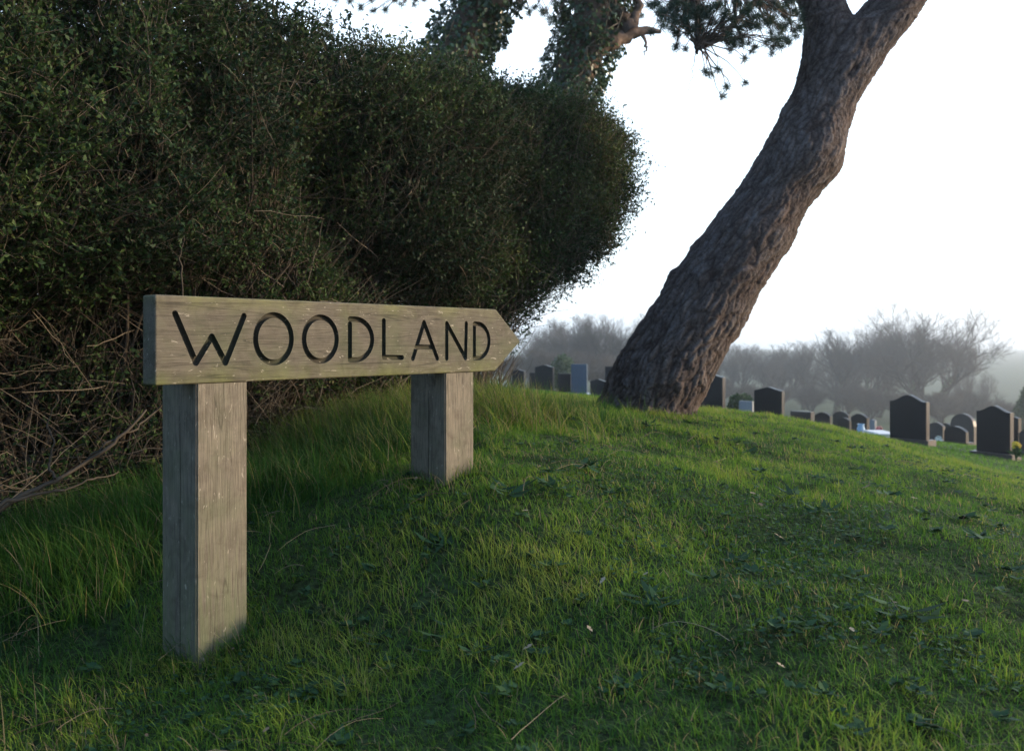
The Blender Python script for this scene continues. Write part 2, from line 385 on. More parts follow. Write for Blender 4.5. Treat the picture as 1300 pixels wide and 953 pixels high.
        bmesh.ops.recalc_face_normals(bm, faces=bm.faces)
        me = bpy.data.meshes.new('cut'); bm.to_mesh(me); bm.free(); me.materials.append(M['board']); me.materials.append(M['groove'])
        me.polygons.foreach_set('material_index', np.ones(len(me.polygons), np.int32))
        o = bpy.data.objects.new('cut', me); COL.objects.link(o); o.parent = root
        return o
    # split polyline strokes with sharp turns into single legs
    cuts = []
    for s in S:
        if len(s) > 5:
            cuts.append(cutter(s))
        else:
            for a, b in zip(s[:-1], s[1:]): cuts.append(cutter([a, b]))
    for s in closed: cuts.append(cutter(s, True))
    for c in cuts:
        m = board.modifiers.new('b', 'BOOLEAN'); m.operation = 'DIFFERENCE'; m.object = c; m.solver = 'EXACT'
    dg = bpy.context.evaluated_depsgraph_get(); dg.update()
    nm = bpy.data.meshes.new_from_object(board.evaluated_get(dg), preserve_all_data_layers=False, depsgraph=dg)
    board.modifiers.clear(); board.data = nm; nm.name = 'board'
    for c in cuts:
        me_ = c.data; bpy.data.objects.remove(c); bpy.data.meshes.remove(me_)
    # posts
    def post(xl, wd, dp, inset):
        wpos = P0 + d3*(xl+wd/2) - n3*dp/2
        zb_ = gz(wpos.x, wpos.y)-.35
        y0 = inset; y1 = inset+dp; yb = T+.002; ztp = zb-.001; zbk = zt-.035
        bm = bmesh.new()
        pr = [(y0, zb_), (y1, zb_), (y1, zbk), (yb, zbk), (yb, ztp), (y0, ztp)]
        A_ = [bm.verts.new((xl, y, z+zo)) for y, z in pr]; B_ = [bm.verts.new((xl+wd, y, z+zo)) for y, z in pr]
        bm.faces.new(A_); bm.faces.new(B_[::-1])
        for i in range(6): bm.faces.new((A_[i], B_[i], B_[(i+1)%6], A_[(i+1)%6]))
        bmesh.ops.recalc_face_normals(bm, faces=bm.faces)
        bmesh.ops.bevel(bm, geom=[e for e in bm.edges if abs(e.verts[0].co.z-e.verts[1].co.z) > .2], offset=.004, segments=2, affect='EDGES')
        me = bpy.data.meshes.new('post'); bm.to_mesh(me); bm.free(); me.materials.append(M['post'])
        o = bpy.data.objects.new('post', me); COL.objects.link(o); o.parent = root
        me.materials.append(M['groove'])
        bm = bmesh.new(); yk = y0+dp*.47; prev = None; K_ = 14
        for i in range(K_):
            zz = zb_+zo-.1 + (zb-.06-zb_+.1)*i/(K_-1); wob = random.uniform(-.0015,.0015); hw_ = .0016 if i < K_-1 else .0004
            q = [bm.verts.new((xl-.002, yk+wob-hw_, zz)), bm.verts.new((xl+.010, yk+wob-hw_*.3, zz)), bm.verts.new((xl+.010, yk+wob+hw_*.3, zz)), bm.verts.new((xl-.002, yk+wob+hw_, zz))]
            if prev:
                for j in range(4): bm.faces.new((prev[j], prev[(j+1)%4], q[(j+1)%4], q[j]))
            else: bm.faces.new(q[::-1])
            prev = q
        bm.faces.new(prev); bmesh.ops.recalc_face_normals(bm, faces=bm.faces); mk = bpy.data.meshes.new('kerf'); bm.to_mesh(mk); bm.free()
        mk.materials.append(M['post']); mk.materials.append(M['groove']); mk.polygons.foreach_set('material_index', np.ones(len(mk.polygons), np.int32))
        k_ = bpy.data.objects.new('kerf', mk); COL.objects.link(k_); k_.parent = root
        m = o.modifiers.new('b', 'BOOLEAN'); m.object = k_; m.operation = 'DIFFERENCE'; m.solver = 'EXACT'
        dg = bpy.context.evaluated_depsgraph_get(); dg.update(); nm = bpy.data.meshes.new_from_object(o.evaluated_get(dg), depsgraph=dg)
        o.modifiers.clear(); o.data = nm; bpy.data.objects.remove(k_); bpy.data.meshes.remove(mk)
    def xpos(px): return on_board(px, 432)[0]
    a0, a1 = xpos(250.5), xpos(315); post(a0, a1-a0, .168, .003)
    a0, a1 = xpos(566.3), xpos(602.5); post(a0, a1-a0, .168, .003)
    print('BOARD', xt, 'postw', a1-a0)
build_sign()

# ------------------------------------------------------------ hedge
def a_end(z): return np.interp(z, [-.6,-.35,-.18,.11,.33,.58,.95,1.37,1.50,1.62], [3.62,3.72,3.95,4.34,4.74,5.12,5.36,5.44,5.28,4.9])
def q_front(a, z):
    base = np.interp(z, [-.8,-.3,.0,.35,.8,1.3,1.5,1.62], [3.62,3.56,3.42,3.28,3.2,3.22,3.3,3.5])
    base = base + (fbm(a*1.1, z*1.3, 0, 31)-.5)*.18 + (fbm(a*4, z*4, 0, 37)-.5)*.20
    # hollows
    for ca, cz, ra, rz, dp in ((2.75,.72,.2,.38,.5),(3.05,.35,.2,.2,.35),(2.1,.15,.25,.15,.4),(1.9,.95,.12,.2,.3),(1.45,1.25,.1,.2,.3),(1.6,.05,.5,.22,.55),(1.25,-.3,.7,.25,.4),(3.3,.25,.3,.25,.2),(4.1,.75,.22,.3,.16),(3.7,-.05,.4,.2,.3)):
        base = base + dp*np.exp(-((a-ca)/ra)**2-((z-cz)/rz)**2)
    return base
QB = 4.9
def hedge_top(a): return 1.56 + .05*np.sin(np.asarray(a)*1.3+1) + (noise(np.asarray(a)*3, 0*np.asarray(a), 0, 3)-.5)*.05
def build_hedge():
    base = aq(3.0, 4.1, 0); gb = gz(base[0], base[1])
    root = empty('clipped_hedge', (base[0], base[1], gb)); off = (base[0], base[1], gb)
    tag(root, 'tall dark privet hedge with overhanging leafy top and bare twiggy base behind the sign', 'hedge')
    parts = []; tw = []
    def shoots(C, D, nl, ll, lw, tone, bare=0.0):
        """C (n,3) start, D directions; each shoot is a thin twig with nl leaves"""
        n = len(C); L = RNG.uniform(.07, .17, n)[:, None]
        D = norm(D); bend = unit(n)*.25
        t = np.linspace(0, 1, 4)[None, :, None]
        P = C[:, None] + D[:, None]*L[:, None]*t + bend[:, None]*L[:, None]*t*t
        tw.append(tubes(P, np.repeat(np.array([[.0016,.0013,.0010,.0006]]), n, 0), 3))
        tt = (np.arange(nl)+.5)/nl
        Cl = C[:, None] + D[:, None]*L[:, None]*tt[None,:,None] + bend[:, None]*L[:, None]*(tt**2)[None,:,None]
        m = n*nl; Cl = Cl.reshape(-1, 3); Dr = np.repeat(D, nl, 0)
        ld = norm(Dr*.5 + unit(m)*.9); nr = norm(unit(m)*.8 + np.array([0,0,.7]))
        tone_ = np.clip(np.repeat(tone, nl) + RNG.normal(0, .16, m), 0, 1)
        keep = RNG.random(m) > bare
        sz = RNG.uniform(.65, 1.3, m)
        parts.append(leaves(Cl[keep], ld[keep], nr[keep], ll*sz[keep], lw*sz[keep], tone_[keep], .08))
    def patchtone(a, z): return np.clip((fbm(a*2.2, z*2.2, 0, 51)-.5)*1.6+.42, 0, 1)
    # front
    n = 30000
    a = RNG.uniform(-.8, 5.6, n); z = RNG.uniform(-.75, 1.6, n); a = np.where(RNG.random(n) < .8, RNG.uniform(1.0, 5.6, n), a)
    dens = np.clip(.30 + .70*sstep(-.35, .30, z + (fbm(a*1.7, z*2, 0, 71)-.5)*.9), 0, 1)*np.clip(sstep(.30, .46, fbm(a*3.2, z*3.2, 0, 81))*.8+.2, 0, 1)
    dens = dens*(1-.75*sstep(.75, .1, a_end(z)-a)*(1-sstep(.35, .9, z)))
    keep = (a < a_end(z)-.03+RNG.normal(0, .04, n)) & (RNG.random(n) < dens) & (z < hedge_top(a))
    a, z = a[keep], z[keep]; q = q_front(a, z) + RNG.exponential(.09, len(a)) - .03
    C = aq(a, q, z); D = np.tile(nv, (len(a), 1))*.7 + unit(len(a))*.8 + np.array([0,0,.55])
    shoots(C, D, 9, .023, .012, patchtone(a, z), .1)
    # inner filler
    n = 20000; a = np.where(RNG.random(n)<.25, RNG.uniform(4.2,5.5,n), RNG.uniform(-.8, 5.5, n)); z = RNG.uniform(-.6, 1.5, n); k = (a < a_end(z)-.06) & (RNG.random(n) > .8*sstep(.8, .1, a_end(z)-a)*(1-sstep(.3, .85, z))); a, z = a[k], z[k]
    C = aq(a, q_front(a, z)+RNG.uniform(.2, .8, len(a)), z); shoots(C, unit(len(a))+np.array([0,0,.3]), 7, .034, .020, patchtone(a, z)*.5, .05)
    # top
    n = 17000; a = RNG.uniform(-.8, 5.6, n); k = a < 5.2; a = a[k]; z = hedge_top(a); q = RNG.uniform(3.25, QB, len(a))
    z = z - .25*np.clip((3.5-q)/.25, 0, 1)**2 - np.abs(RNG.normal(0, .12, len(a)))- .35*sstep(4.8, 5.6, a)**2
    C = aq(a, q, z); shoots(C, unit(len(a))*.7+np.array([0,0,.9]), 9, .023, .012, patchtone(a, q), .1)
    # right end (rounded nose)
    n = 24000; z = RNG.uniform(-.1, 1.6, n); v = RNG.random(n); q = 3.15+v*(QB-3.15)
    rnd_ = 1-np.sqrt(np.clip(1-((v-.5)*2)**2*.92, 0, 1))
    a = a_end(z) + .02 - rnd_*np.where(v < .5, .28, .7) - RNG.exponential(.16, n) + (fbm(q*3, z*3, 0, 33)-.5)*.2
    k = RNG.random(n) < np.clip(.14+.86*sstep(.15, .9, z), 0, 1); C = aq(a, q, z)[k]
    D = np.tile(dv, (len(C), 1))*.7 + unit(len(C))*.7 + np.array([0,0,.5]); shoots(C, D, 8, .022, .011, patchtone(a[k], z[k]), .15)
    # back wall of leaves
    n = 26000; a = RNG.uniform(-1.2, 5.4, n); z = RNG.uniform(-.6, 1.55, n); k = (a < a_end(z)-.25) & (RNG.random(n) > .8*sstep(.9, .2, a_end(z)-a)*(1-sstep(.3, .85, z))); a, z = a[k], z[k]
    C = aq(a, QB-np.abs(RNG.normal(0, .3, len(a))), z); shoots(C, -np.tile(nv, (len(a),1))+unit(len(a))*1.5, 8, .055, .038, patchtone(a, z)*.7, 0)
    V, Fs, r = join(parts); mesh_np('foliage', V, Fs, M['hedge_leaf'], root, attrs={'rnd': r}, offset=off)
    # ---- stems
    br = []
    n = 420; a0 = RNG.uniform(-.5, 3.75, n); q0 = RNG.uniform(3.75, 4.4, n); P = np.zeros((n, 9, 3)); g0 = aq(a0, q0, 0); z0 = ground(g0[:,0], g0[:,1])-.05
    h = RNG.uniform(.8, 2.0, n); lean = RNG.normal(.15, .35, n); out = RNG.uniform(-.2, 1.0, n)
    t = np.linspace(0, 1, 9)
    A_ = a0[:,None]+lean[:,None]*t*h[:,None]; Q_ = q0[:,None]-out[:,None]*t**1.3*.95; Z_ = z0[:,None]+h[:,None]*t
    Q_ = np.maximum(Q_, q_front(A_, Z_)+RNG.uniform(.0,.25,(n,1))); P = aq(A_, Q_, Z_); P += np.cumsum(RNG.normal(0, .018, (n, 9, 3)), 1)
    rr = RNG.uniform(.006, .014, n)[:,None]*(1-.75*t)
    br.append(tubes(P, rr, 5, RNG.uniform(0, .6, n)))
    # thin wandering twigs near the front face, mostly upward
    n = 5200; a = RNG.uniform(.8, 5.3, n); z = RNG.uniform(-.65, 1.35, n); k = (a < a_end(z)-.05) & (RNG.random(n) < np.clip(1.15-sstep(-.1, 1.2, z), .22+.4*(a > 3.3), 1)); a, z = a[k], z[k]; n = len(a)
    C = aq(a, q_front(a, z)+RNG.uniform(-.05, .30, n), z); D = norm(unit(n)*.75+np.array([0,0,.6])+nv*.15); L = RNG.uniform(.1, .42, n)
    t = np.linspace(0, 1, 6)
    P = C[:,None]+D[:,None]*(L[:,None]*t)[:,:,None] + np.cumsum(RNG.normal(0, .008, (n, 6, 3)), 1)
    br.append(tubes(P, RNG.uniform(.0013, .0034, n)[:,None]*(1-.6*t), 3, RNG.random(n)**1.2))
    # horizontal dead tangle low down
    n = 1500; a = RNG.uniform(.8, 4.2, n); z = RNG.uniform(-.75, .15, n); C = aq(a, q_front(a, z)+RNG.uniform(-.12, .25, n), z)
    D = norm(unit(n)*.8+dv*RNG.choice([-1,1], n)[:,None]*.6); L = RNG.uniform(.12, .5, n)
    P = C[:,None]+D[:,None]*(L[:,None]*t)[:,:,None] + np.cumsum(RNG.normal(0, .012, (n, 6, 3)), 1)
    br.append(tubes(P, RNG.uniform(.0012, .0035, n)[:,None]*(1-.6*t), 3, RNG.random(n)))
    # fan of fine shoots at the right end
    n = 1500; C = aq(RNG.normal(3.72, .15, n), RNG.uniform(3.45, 4.3, n), 0); C[:,2] = ground(C[:,0], C[:,1])+RNG.uniform(.0, .3, n)
    zt = RNG.uniform(.05, 1.35, n); E = aq(a_end(zt)-np.abs(RNG.normal(0,.12,n)), RNG.uniform(3.3, 4.5, n), zt)
    t = np.linspace(0, 1, 8); mid = (C+E)/2 + np.array([0,0,.12]) + dv*(-.05)
    P = C[:,None]*((1-t)**2)[None,:,None] + mid[:,None]*(2*t*(1-t))[None,:,None] + E[:,None]*(t*t)[None,:,None] + np.cumsum(RNG.normal(0,.009,(n,8,3)),1)
    br.append(tubes(P, RNG.uniform(.002, .0055, n)[:,None]*(1-.75*t), 4, RNG.uniform(.1, .8, n)))
    # side shoots sticking out at the lower right
    n = 900; zt = RNG.uniform(-.05, .9, n); C = aq(a_end(zt)-RNG.uniform(.05,.5,n), RNG.uniform(3.3,4.3,n), zt)
    D = norm(dv*.9+unit(n)*.55+np.array([0,0,.3])); t = np.linspace(0,1,5); L = RNG.uniform(.1,.38,n)
    P = C[:,None]+D[:,None]*(L[:,None]*t)[:,:,None]+np.cumsum(RNG.normal(0,.007,(n,5,3)),1)
    br.append(tubes(P, RNG.uniform(.0012,.0028,n)[:,None]*(1-.6*t), 3, RNG.uniform(.2,1,n)))
    n = 420; C = aq(RNG.normal(3.78, .12, n), RNG.uniform(3.3, 3.6, n), 0); C[:,2] = ground(C[:,0], C[:,1])-.01
    D = norm(dv*RNG.uniform(-.3,1.0,n)[:,None]+unit(n)*.35+np.array([0,0,1.0])); t = np.linspace(0,1,7); L = RNG.uniform(.2,.65,n)
    P = C[:,None]+D[:,None]*(L[:,None]*t)[:,:,None]+np.cumsum(RNG.normal(0,.012,(n,7,3)),1)
    br.append(tubes(P, RNG.uniform(.0015,.0045,n)[:,None]*(1-.65*t), 4, RNG.uniform(.3,1,n)))
    br += tw
    V, Fs, r = join(br); mesh_np('twigs', V, Fs, M['hedge_twig'], root, attrs={'rnd': r}, offset=off)
    # thick low branches at the lower left
    bl = []
    for pts, r0, r1 in (([(-60,668),(0,648),(40,622),(70,610),(105,590),(135,570),(160,548),(185,520)],.017,.007),
                        ([(-40,660),(10,636),(55,626),(85,622),(115,608),(150,600)],.012,.004),
                        ([(70,608),(62,585),(68,560),(60,535),(75,500)],.008,.003),
                        ([(105,590),(130,565),(170,545),(200,520),(215,505)],.008,.004),
                        ([(235,300),(228,330),(232,380),(240,420),(236,470)][::-1],.009,.004),
                        ):
        Ps = []
        for px, py in pts:
            u = (px-CX)/F; q = 3.16 + random.uniform(-.04, .06) + (.2 if px > 300 else 0); y = -q/(u*nv[0]+nv[1]); Ps.append(at(px, py, y))
        Ps = np.array(Ps); tt = np.linspace(0, len(Ps)-1, 22); Pi = np.stack([np.interp(tt, np.arange(len(Ps)), Ps[:,c]) for c in range(3)], 1)
        Pi += RNG.normal(0, .0035, Pi.shape); V, Fq, r = tubes(Pi[None], (np.linspace(r0, r1, 22)*.62*RNG.uniform(.8,1.25,22))[None], 7, [random.uniform(.15,.5)]); mesh_np('branch', V, [Fq], M['hedge_twig'], root, smooth=True, attrs={'rnd': r}, offset=off)
build_hedge()

# ------------------------------------------------------------ grass
def hedge_q(x, y): return -(x*nv[0]+y*nv[1])
def hedge_a(x, y): return x*dv[0]+y*dv[1]
def blades(x, y, L, W, tone, seg=3, flop=1.0, upb=1.0, zoff=-.005):
    n = len(x); z = ground(x, y)+zoff
    az = RNG.uniform(0, 2*math.pi, n); lean = RNG.uniform(.05, 1.05, n)*flop
    # wind / gravity down the slope: bias to the left-front
    dx = np.cos(az)*lean - .08*flop; dy = np.sin(az)*lean - .08*flop
    B = np.stack([x, y, z], 1); wd = np.stack([-np.sin(az+RNG.normal(0,.6,n)), np.cos(az), np.zeros(n)], 1)
    wd = norm(wd + 0*wd)
    V = np.zeros((n, seg+1, 2, 3)); t = np.linspace(0, 1, seg+1)
    for i, ti in enumerate(t):
        c = B + np.stack([dx*L*(.35*ti+.9*ti*ti), dy*L*(.35*ti+.9*ti*ti), upb*L*(ti - .42*np.minimum(lean,1.2)*ti*ti)], 1)
        w = (W*(1-.92*ti**1.6)*.5)[:, None]
        V[:, i, 0] = c-wd*w; V[:, i, 1] = c+wd*w
    k = (seg+1)*2; i0 = np.arange(n)[:,None]*k + (np.arange(seg)*2)[None]
    Fq = np.stack([i0, i0+1, i0+3, i0+2], -1).reshape(-1, 4)
    return V.reshape(-1, 3), Fq, np.repeat(np.clip(tone, 0, 1), k)
def build_grass():
    parts = []
    # near lawn
    n = 330000; y = (1.25**1.25 + RNG.random(n)*(8.5**1.25-1.25**1.25))**(1/1.25)
    x = RNG.uniform(-1, 1, n)*(.72*y+.25)
    pat = fbm(x*1.3, y*1.3, 0, 11); pat2 = fbm(x*5, y*5, 0, 13); pat3 = fbm(x*18, y*18, 0, 14)
    q = hedge_q(x, y); a = hedge_a(x, y)
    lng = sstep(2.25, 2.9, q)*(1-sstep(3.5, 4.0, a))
    keep = RNG.random(n) < np.clip(.42+1.5*sstep(.28, .5, pat2)*1.0*(.35+sstep(.3,.5,pat3)), 0, 1)*(1-.97*((q > 3.45) & (a < 4.0)))
    L = (.012 + .028*RNG.random(n)**1.6 + .030*pat2*pat3*1.6)*(.5+.9*pat) * (1+1.7*lng*(.4+pat2))
    W = (.0021+.0012*RNG.random(n))*(1+.12*np.maximum(0, y-2.5))
    tone = .30 + .9*(pat-.4) + .9*(pat2-.45) + .5*(pat3-.5) + RNG.normal(0, .13, n) + .14*sstep(.5, 2.5, x)*1.0 + .12*sstep(3,5.5,y) - .42*lng  # hedge-side shade and sunlit right and crest are painted into the blade tone
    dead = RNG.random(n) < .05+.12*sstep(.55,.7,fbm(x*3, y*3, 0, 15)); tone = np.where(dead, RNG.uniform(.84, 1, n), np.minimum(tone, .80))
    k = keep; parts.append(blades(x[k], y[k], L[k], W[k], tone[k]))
    # short moss-like under layer
    n = 250000; y = (1.25**1.2 + RNG.random(n)*(6.5**1.2-1.25**1.2))**(1/1.2); x = RNG.uniform(-1, 1, n)*(.72*y+.25)
    q = hedge_q(x, y); k = (q < 3.4); x, y = x[k], y[k]
    tone = .15+1.1*(fbm(x*3.5, y*3.5, 0, 19)-.35)+RNG.normal(0,.08,len(x)); parts.append(blades(x, y, RNG.uniform(.012,.028,len(x)), RNG.uniform(.002,.0035,len(x)), np.minimum(tone,.82), 1, 1.6))
    # long tussock grass along the hedge foot
    n = 2600; a = RNG.uniform(.2, 3.9, n); q = RNG.normal(2.95, .28, n) ; k = (q < 3.6); a, q = a[k], q[k]
    Pc = aq(a, q, 0); kk = RNG.random(len(a)) < .35+.9*sstep(.4,.6,fbm(a*2, q*2, 0, 23)); Pc = Pc[kk]; a = a[kk]; m = 16
    x = np.repeat(Pc[:,0], m)+RNG.normal(0,.022,len(Pc)*m); y = np.repeat(Pc[:,1], m)+RNG.normal(0,.022,len(Pc)*m)
    tt = np.repeat(.0+.35*fbm(a*2,a*0,0,29)+RNG.normal(0,.06,len(a)), m)+RNG.normal(0,.06,len(x))
    tt = np.where(RNG.random(len(x)) < .10, RNG.uniform(.8,1,len(x)), tt)
    yel = np.repeat(np.exp(-((a-3.15)/.45)**2), m); tt = np.where(RNG.random(len(x)) < yel*.7, RNG.uniform(.7,.95,len(x)), tt)
    parts.append(blades(x, y, RNG.uniform(.09,.21,len(x))*(1+.45*yel), RNG.uniform(.002,.0035,len(x)), tt, 4, 1.0+.2*yel))
    # pale arching tussock between the posts
    for (px, py, Y, c, s) in ((455,535,4.35,1900,.20),(505,530,4.3,1700,.17),(420,545,4.2,1200,.18),(390,560,4.0,900,.15),(548,520,4.7,700,.12)):
        P = at(px, py, Y); x = P.x+RNG.normal(0, s*.8, c); y = P.y+RNG.normal(0, s*.6, c)
        parts.append(blades(x, y, RNG.uniform(.12,.27,c), RNG.uniform(.0018,.0032,c), np.where(RNG.random(c)<.6, RNG.uniform(.72,.97,c), RNG.uniform(.2,.5,c)), 5, 1.25))
    # collars round the posts and the trunk foot
    for (px, py, Y, c, s, Lm) in ((262,840,2.25,420,.05,.10),(300,812,2.3,300,.05,.09),(235,842,2.3,260,.05,.09),(545,610,3.0,420,.07,.09),(590,600,3.05,420,.05,.09)):
        P = at(px, py, Y); x = P.x+RNG.normal(0, s, c); y = P.y+RNG.normal(0, s, c)
        parts.append(blades(x, y, RNG.uniform(.4,1,c)*Lm, RNG.uniform(.0018,.003,c), np.where(RNG.random(c)<.2, RNG.uniform(.8,1,c), RNG.uniform(.1,.45,c)), 4, 1.1))
    V, Fs, r = join(parts); o = mesh_np('grass', V, Fs, M['grass'], attrs={'rnd': r}); tag(o, kind='stuff'); o['label'] = 'short green turf and longer tussocks covering the mound'
    # far lawn
    n = 150000; y = 8+(RNG.random(n)**1.0)*30; x = RNG.uniform(-.35, .72, n)*y
    tone = .42+.3*(fbm(x*.5,y*.5,0,41)-.4)+RNG.normal(0,.06,n)
    V, Fs, r = join([blades(x, y, RNG.uniform(.03,.07,n), .004+.0011*y, np.minimum(tone,.76), 1, 1.0)])
    o = mesh_np('far_lawn_grass', V, Fs, M['grass'], attrs={'rnd': r}); tag(o, kind='stuff'); o['label'] = 'mown cemetery lawn beyond the crest of the mound'
build_grass()

def build_litter():
    # dead stalks lying on the turf
    n = 900; y = 1.4+RNG.random(n)**1.3*4.6; x = RNG.uniform(-.62,.62,n)*y; k = (hedge_q(x,y) < 3.3) & (fbm(x*1.8,y*1.8,0,61) > .44+.12*RNG.random(n)); x, y = x[k], y[k]; n = len(x)
    az = RNG.uniform(0, math.pi, n); L = RNG.uniform(.06,.26,n)*.9; t = np.linspace(0,1,7); cur = RNG.normal(0,.7,n)
    ang = az[:,None]+cur[:,None]*t; X = x[:,None]+np.cumsum(np.cos(ang),1)*(L/7)[:,None]; Y = y[:,None]+np.cumsum(np.sin(ang),1)*(L/7)[:,None]
    Z = ground(X.ravel(), Y.ravel()).reshape(n,7)+RNG.uniform(.02,.05,n)[:,None]+np.sin(t*math.pi)*RNG.uniform(0,.03,n)[:,None]
    V, Fq, r = tubes(np.stack([X,Y,Z],-1), RNG.uniform(.0004,.0010,n)[:,None]*(1-.4*t), 4)
    o = mesh_np('dead_stalks', V, [Fq], M['straw'], attrs={'rnd': r}); tag(o, kind='stuff'); o['label'] = 'dry fallen grass stalks and pine needles scattered on the turf'
    # broad leaf weeds
    parts = []
    spots = [(648,652,2.75),(700,640,2.8),(560,690,2.5),(930,575,4.2),(945,592,4.0),(820,565,4.4),(775,640,2.9),(820,760,2.1),(840,770,2.05),(1010,640,3.0),(1040,660,2.8),(1230,560,5.0),(900,760,2.2),(700,720,2.3),(560,760,2.1),(600,800,2.0),(1010,800,1.9),(1150,780,2.0),(1250,700,2.5),(480,770,2.15),(430,830,1.95),(930,700,2.4),(1080,740,2.2),(745,610,3.1),(880,555,4.8)]
    for _ in range(190):
        Y = 1.5+random.random()**1.2*3.8; spots.append((CX+random.uniform(-.5,.62)*F, None, Y))
    for px, py, Y in spots:
        X = (px-CX)/F*Y
        if hedge_q(X, Y) > 3.1: continue
        big = py is not None; m = random.randint(6,11); s = random.uniform(.045,.085) if big else random.uniform(.015,.035)
        C = np.array([[X+random.gauss(0,.3*s), Y+random.gauss(0,.3*s), 0] for _ in range(m)]); C[:,2] = ground(C[:,0],C[:,1])+random.uniform(.010,.024)
        az = RNG.uniform(0,2*math.pi,m); D = np.stack([np.cos(az),np.sin(az),RNG.uniform(.05,.55,m)],1); Nn = np.tile([0,0,1.],(m,1))+unit(m)*.3
        parts.append(leaves(C, D, Nn, s*RNG.uniform(.6,1.2,m), s*RNG.uniform(.22,.4,m) if big else s*RNG.uniform(.6,.9,m), RNG.random(m)*.9, -.08))
    # clover-like ground leaves in patches
    n = 26000; y = 1.3+RNG.random(n)**1.1*4.5; x = RNG.uniform(-.62,.66,n)*y; k = (fbm(x*2.6,y*2.6,0,67) > .60) & (hedge_q(x,y) < 3.1); x, y = x[k], y[k]; n = len(x)
    C = np.stack([x,y,ground(x,y)+RNG.uniform(.008,.028,n)],1); az = RNG.uniform(0,2*math.pi,n)
    parts.append(leaves(C, np.stack([np.cos(az),np.sin(az),RNG.uniform(-.2,.4,n)],1), np.tile([0,0,1.],(n,1))+unit(n)*.4, RNG.uniform(.009,.02,n), RNG.uniform(.008,.016,n), RNG.random(n)*.8, 0))
    V, Fs, r = join(parts); o = mesh_np('broadleaf_weeds', V, Fs, M['weed'], attrs={'rnd': r}); tag(o, kind='stuff'); o['label'] = 'clover and broad leaved weeds growing among the turf'
build_litter()

def build_fallen():
    parts = []
    for _ in range(70):
        Y = 1.5+random.random()**1.1*4.2; X = random.uniform(-.5,.6)*Y
        if hedge_q(X, Y) > 3.1: continue
        s = random.uniform(.014,.032); z = gz(X, Y)+random.uniform(.022,.04); az = random.uniform(0,6.28); ti = random.uniform(-.3,.5)
        out = np.array([(0,0,0),(.35,.25,.08),(.5,.1,.0),(.62,.3,.1),(1,0,.12),(.62,-.3,.1),(.5,-.1,0),(.35,-.25,.08)])*s
        ca, sa = math.cos(az), math.sin(az)
        V = np.stack([out[:,0]*ca-out[:,1]*sa+X, out[:,0]*sa+out[:,1]*ca+Y, out[:,2]+out[:,0]*ti+z], 1)
        parts.append((V, np.array([[0,1,2,7],[2,3,4,5],[2,5,6,7]]), np.full(8, random.uniform(.1,1))))
    V, Fs, r = join(parts); o = mesh_np('fallen_leaves', V, Fs, M['straw'], attrs={'rnd': r}); tag(o, kind='stuff'); o['label'] = 'few curled brown leaves lying in the turf'
build_fallen()
# ------------------------------------------------------------ leaning pine
def rings(prof, Y, ydrift=0.0, S=40, ysc=None):
    """prof rows: (row, left px, right px). horizontal rings -> closed tube V, F"""
    prof = sorted(prof, key=lambda p: -p[0]); rows = np.array([p[0] for p in prof], float); L = np.array([p[1] for p in prof], float); Rr = np.array([p[2] for p in prof], float)
    rr = np.arange(rows[0], rows[-1]-.1, -6.0)
    l = np.interp(-rr, -rows, L); r = np.interp(-rr, -rows, Rr)
    V = []; K = len(rr)
    for i in range(K):
        z = (HY-rr[i])/F*Y; cx = ((l[i]+r[i])/2-CX)/F*Y; hw = (r[i]-l[i])/2/F*Y
        j0, j1 = max(0,i-3), min(K-1,i+3); dx = ((l[j1]+r[j1])-(l[j0]+r[j0]))/2; dz = rr[j0]-rr[j1]; sn = dz/math.hypot(dx,dz)
        for s in range(S):
            a = 2*math.pi*s/S; V.append((cx+hw*math.cos(a), Y+ydrift*max(0,z-2.0)+hw*sn*1.05*(ysc(rr[i]) if ysc else 1)*math.sin(a), z))
    Fq = [(i*S+s, i*S+(s+1)%S, (i+1)*S+(s+1)%S, (i+1)*S+s) for i in range(K-1) for s in range(S)]
    return V, Fq, [list(range(S))[::-1], [(K-1)*S+s for s in range(S)]]
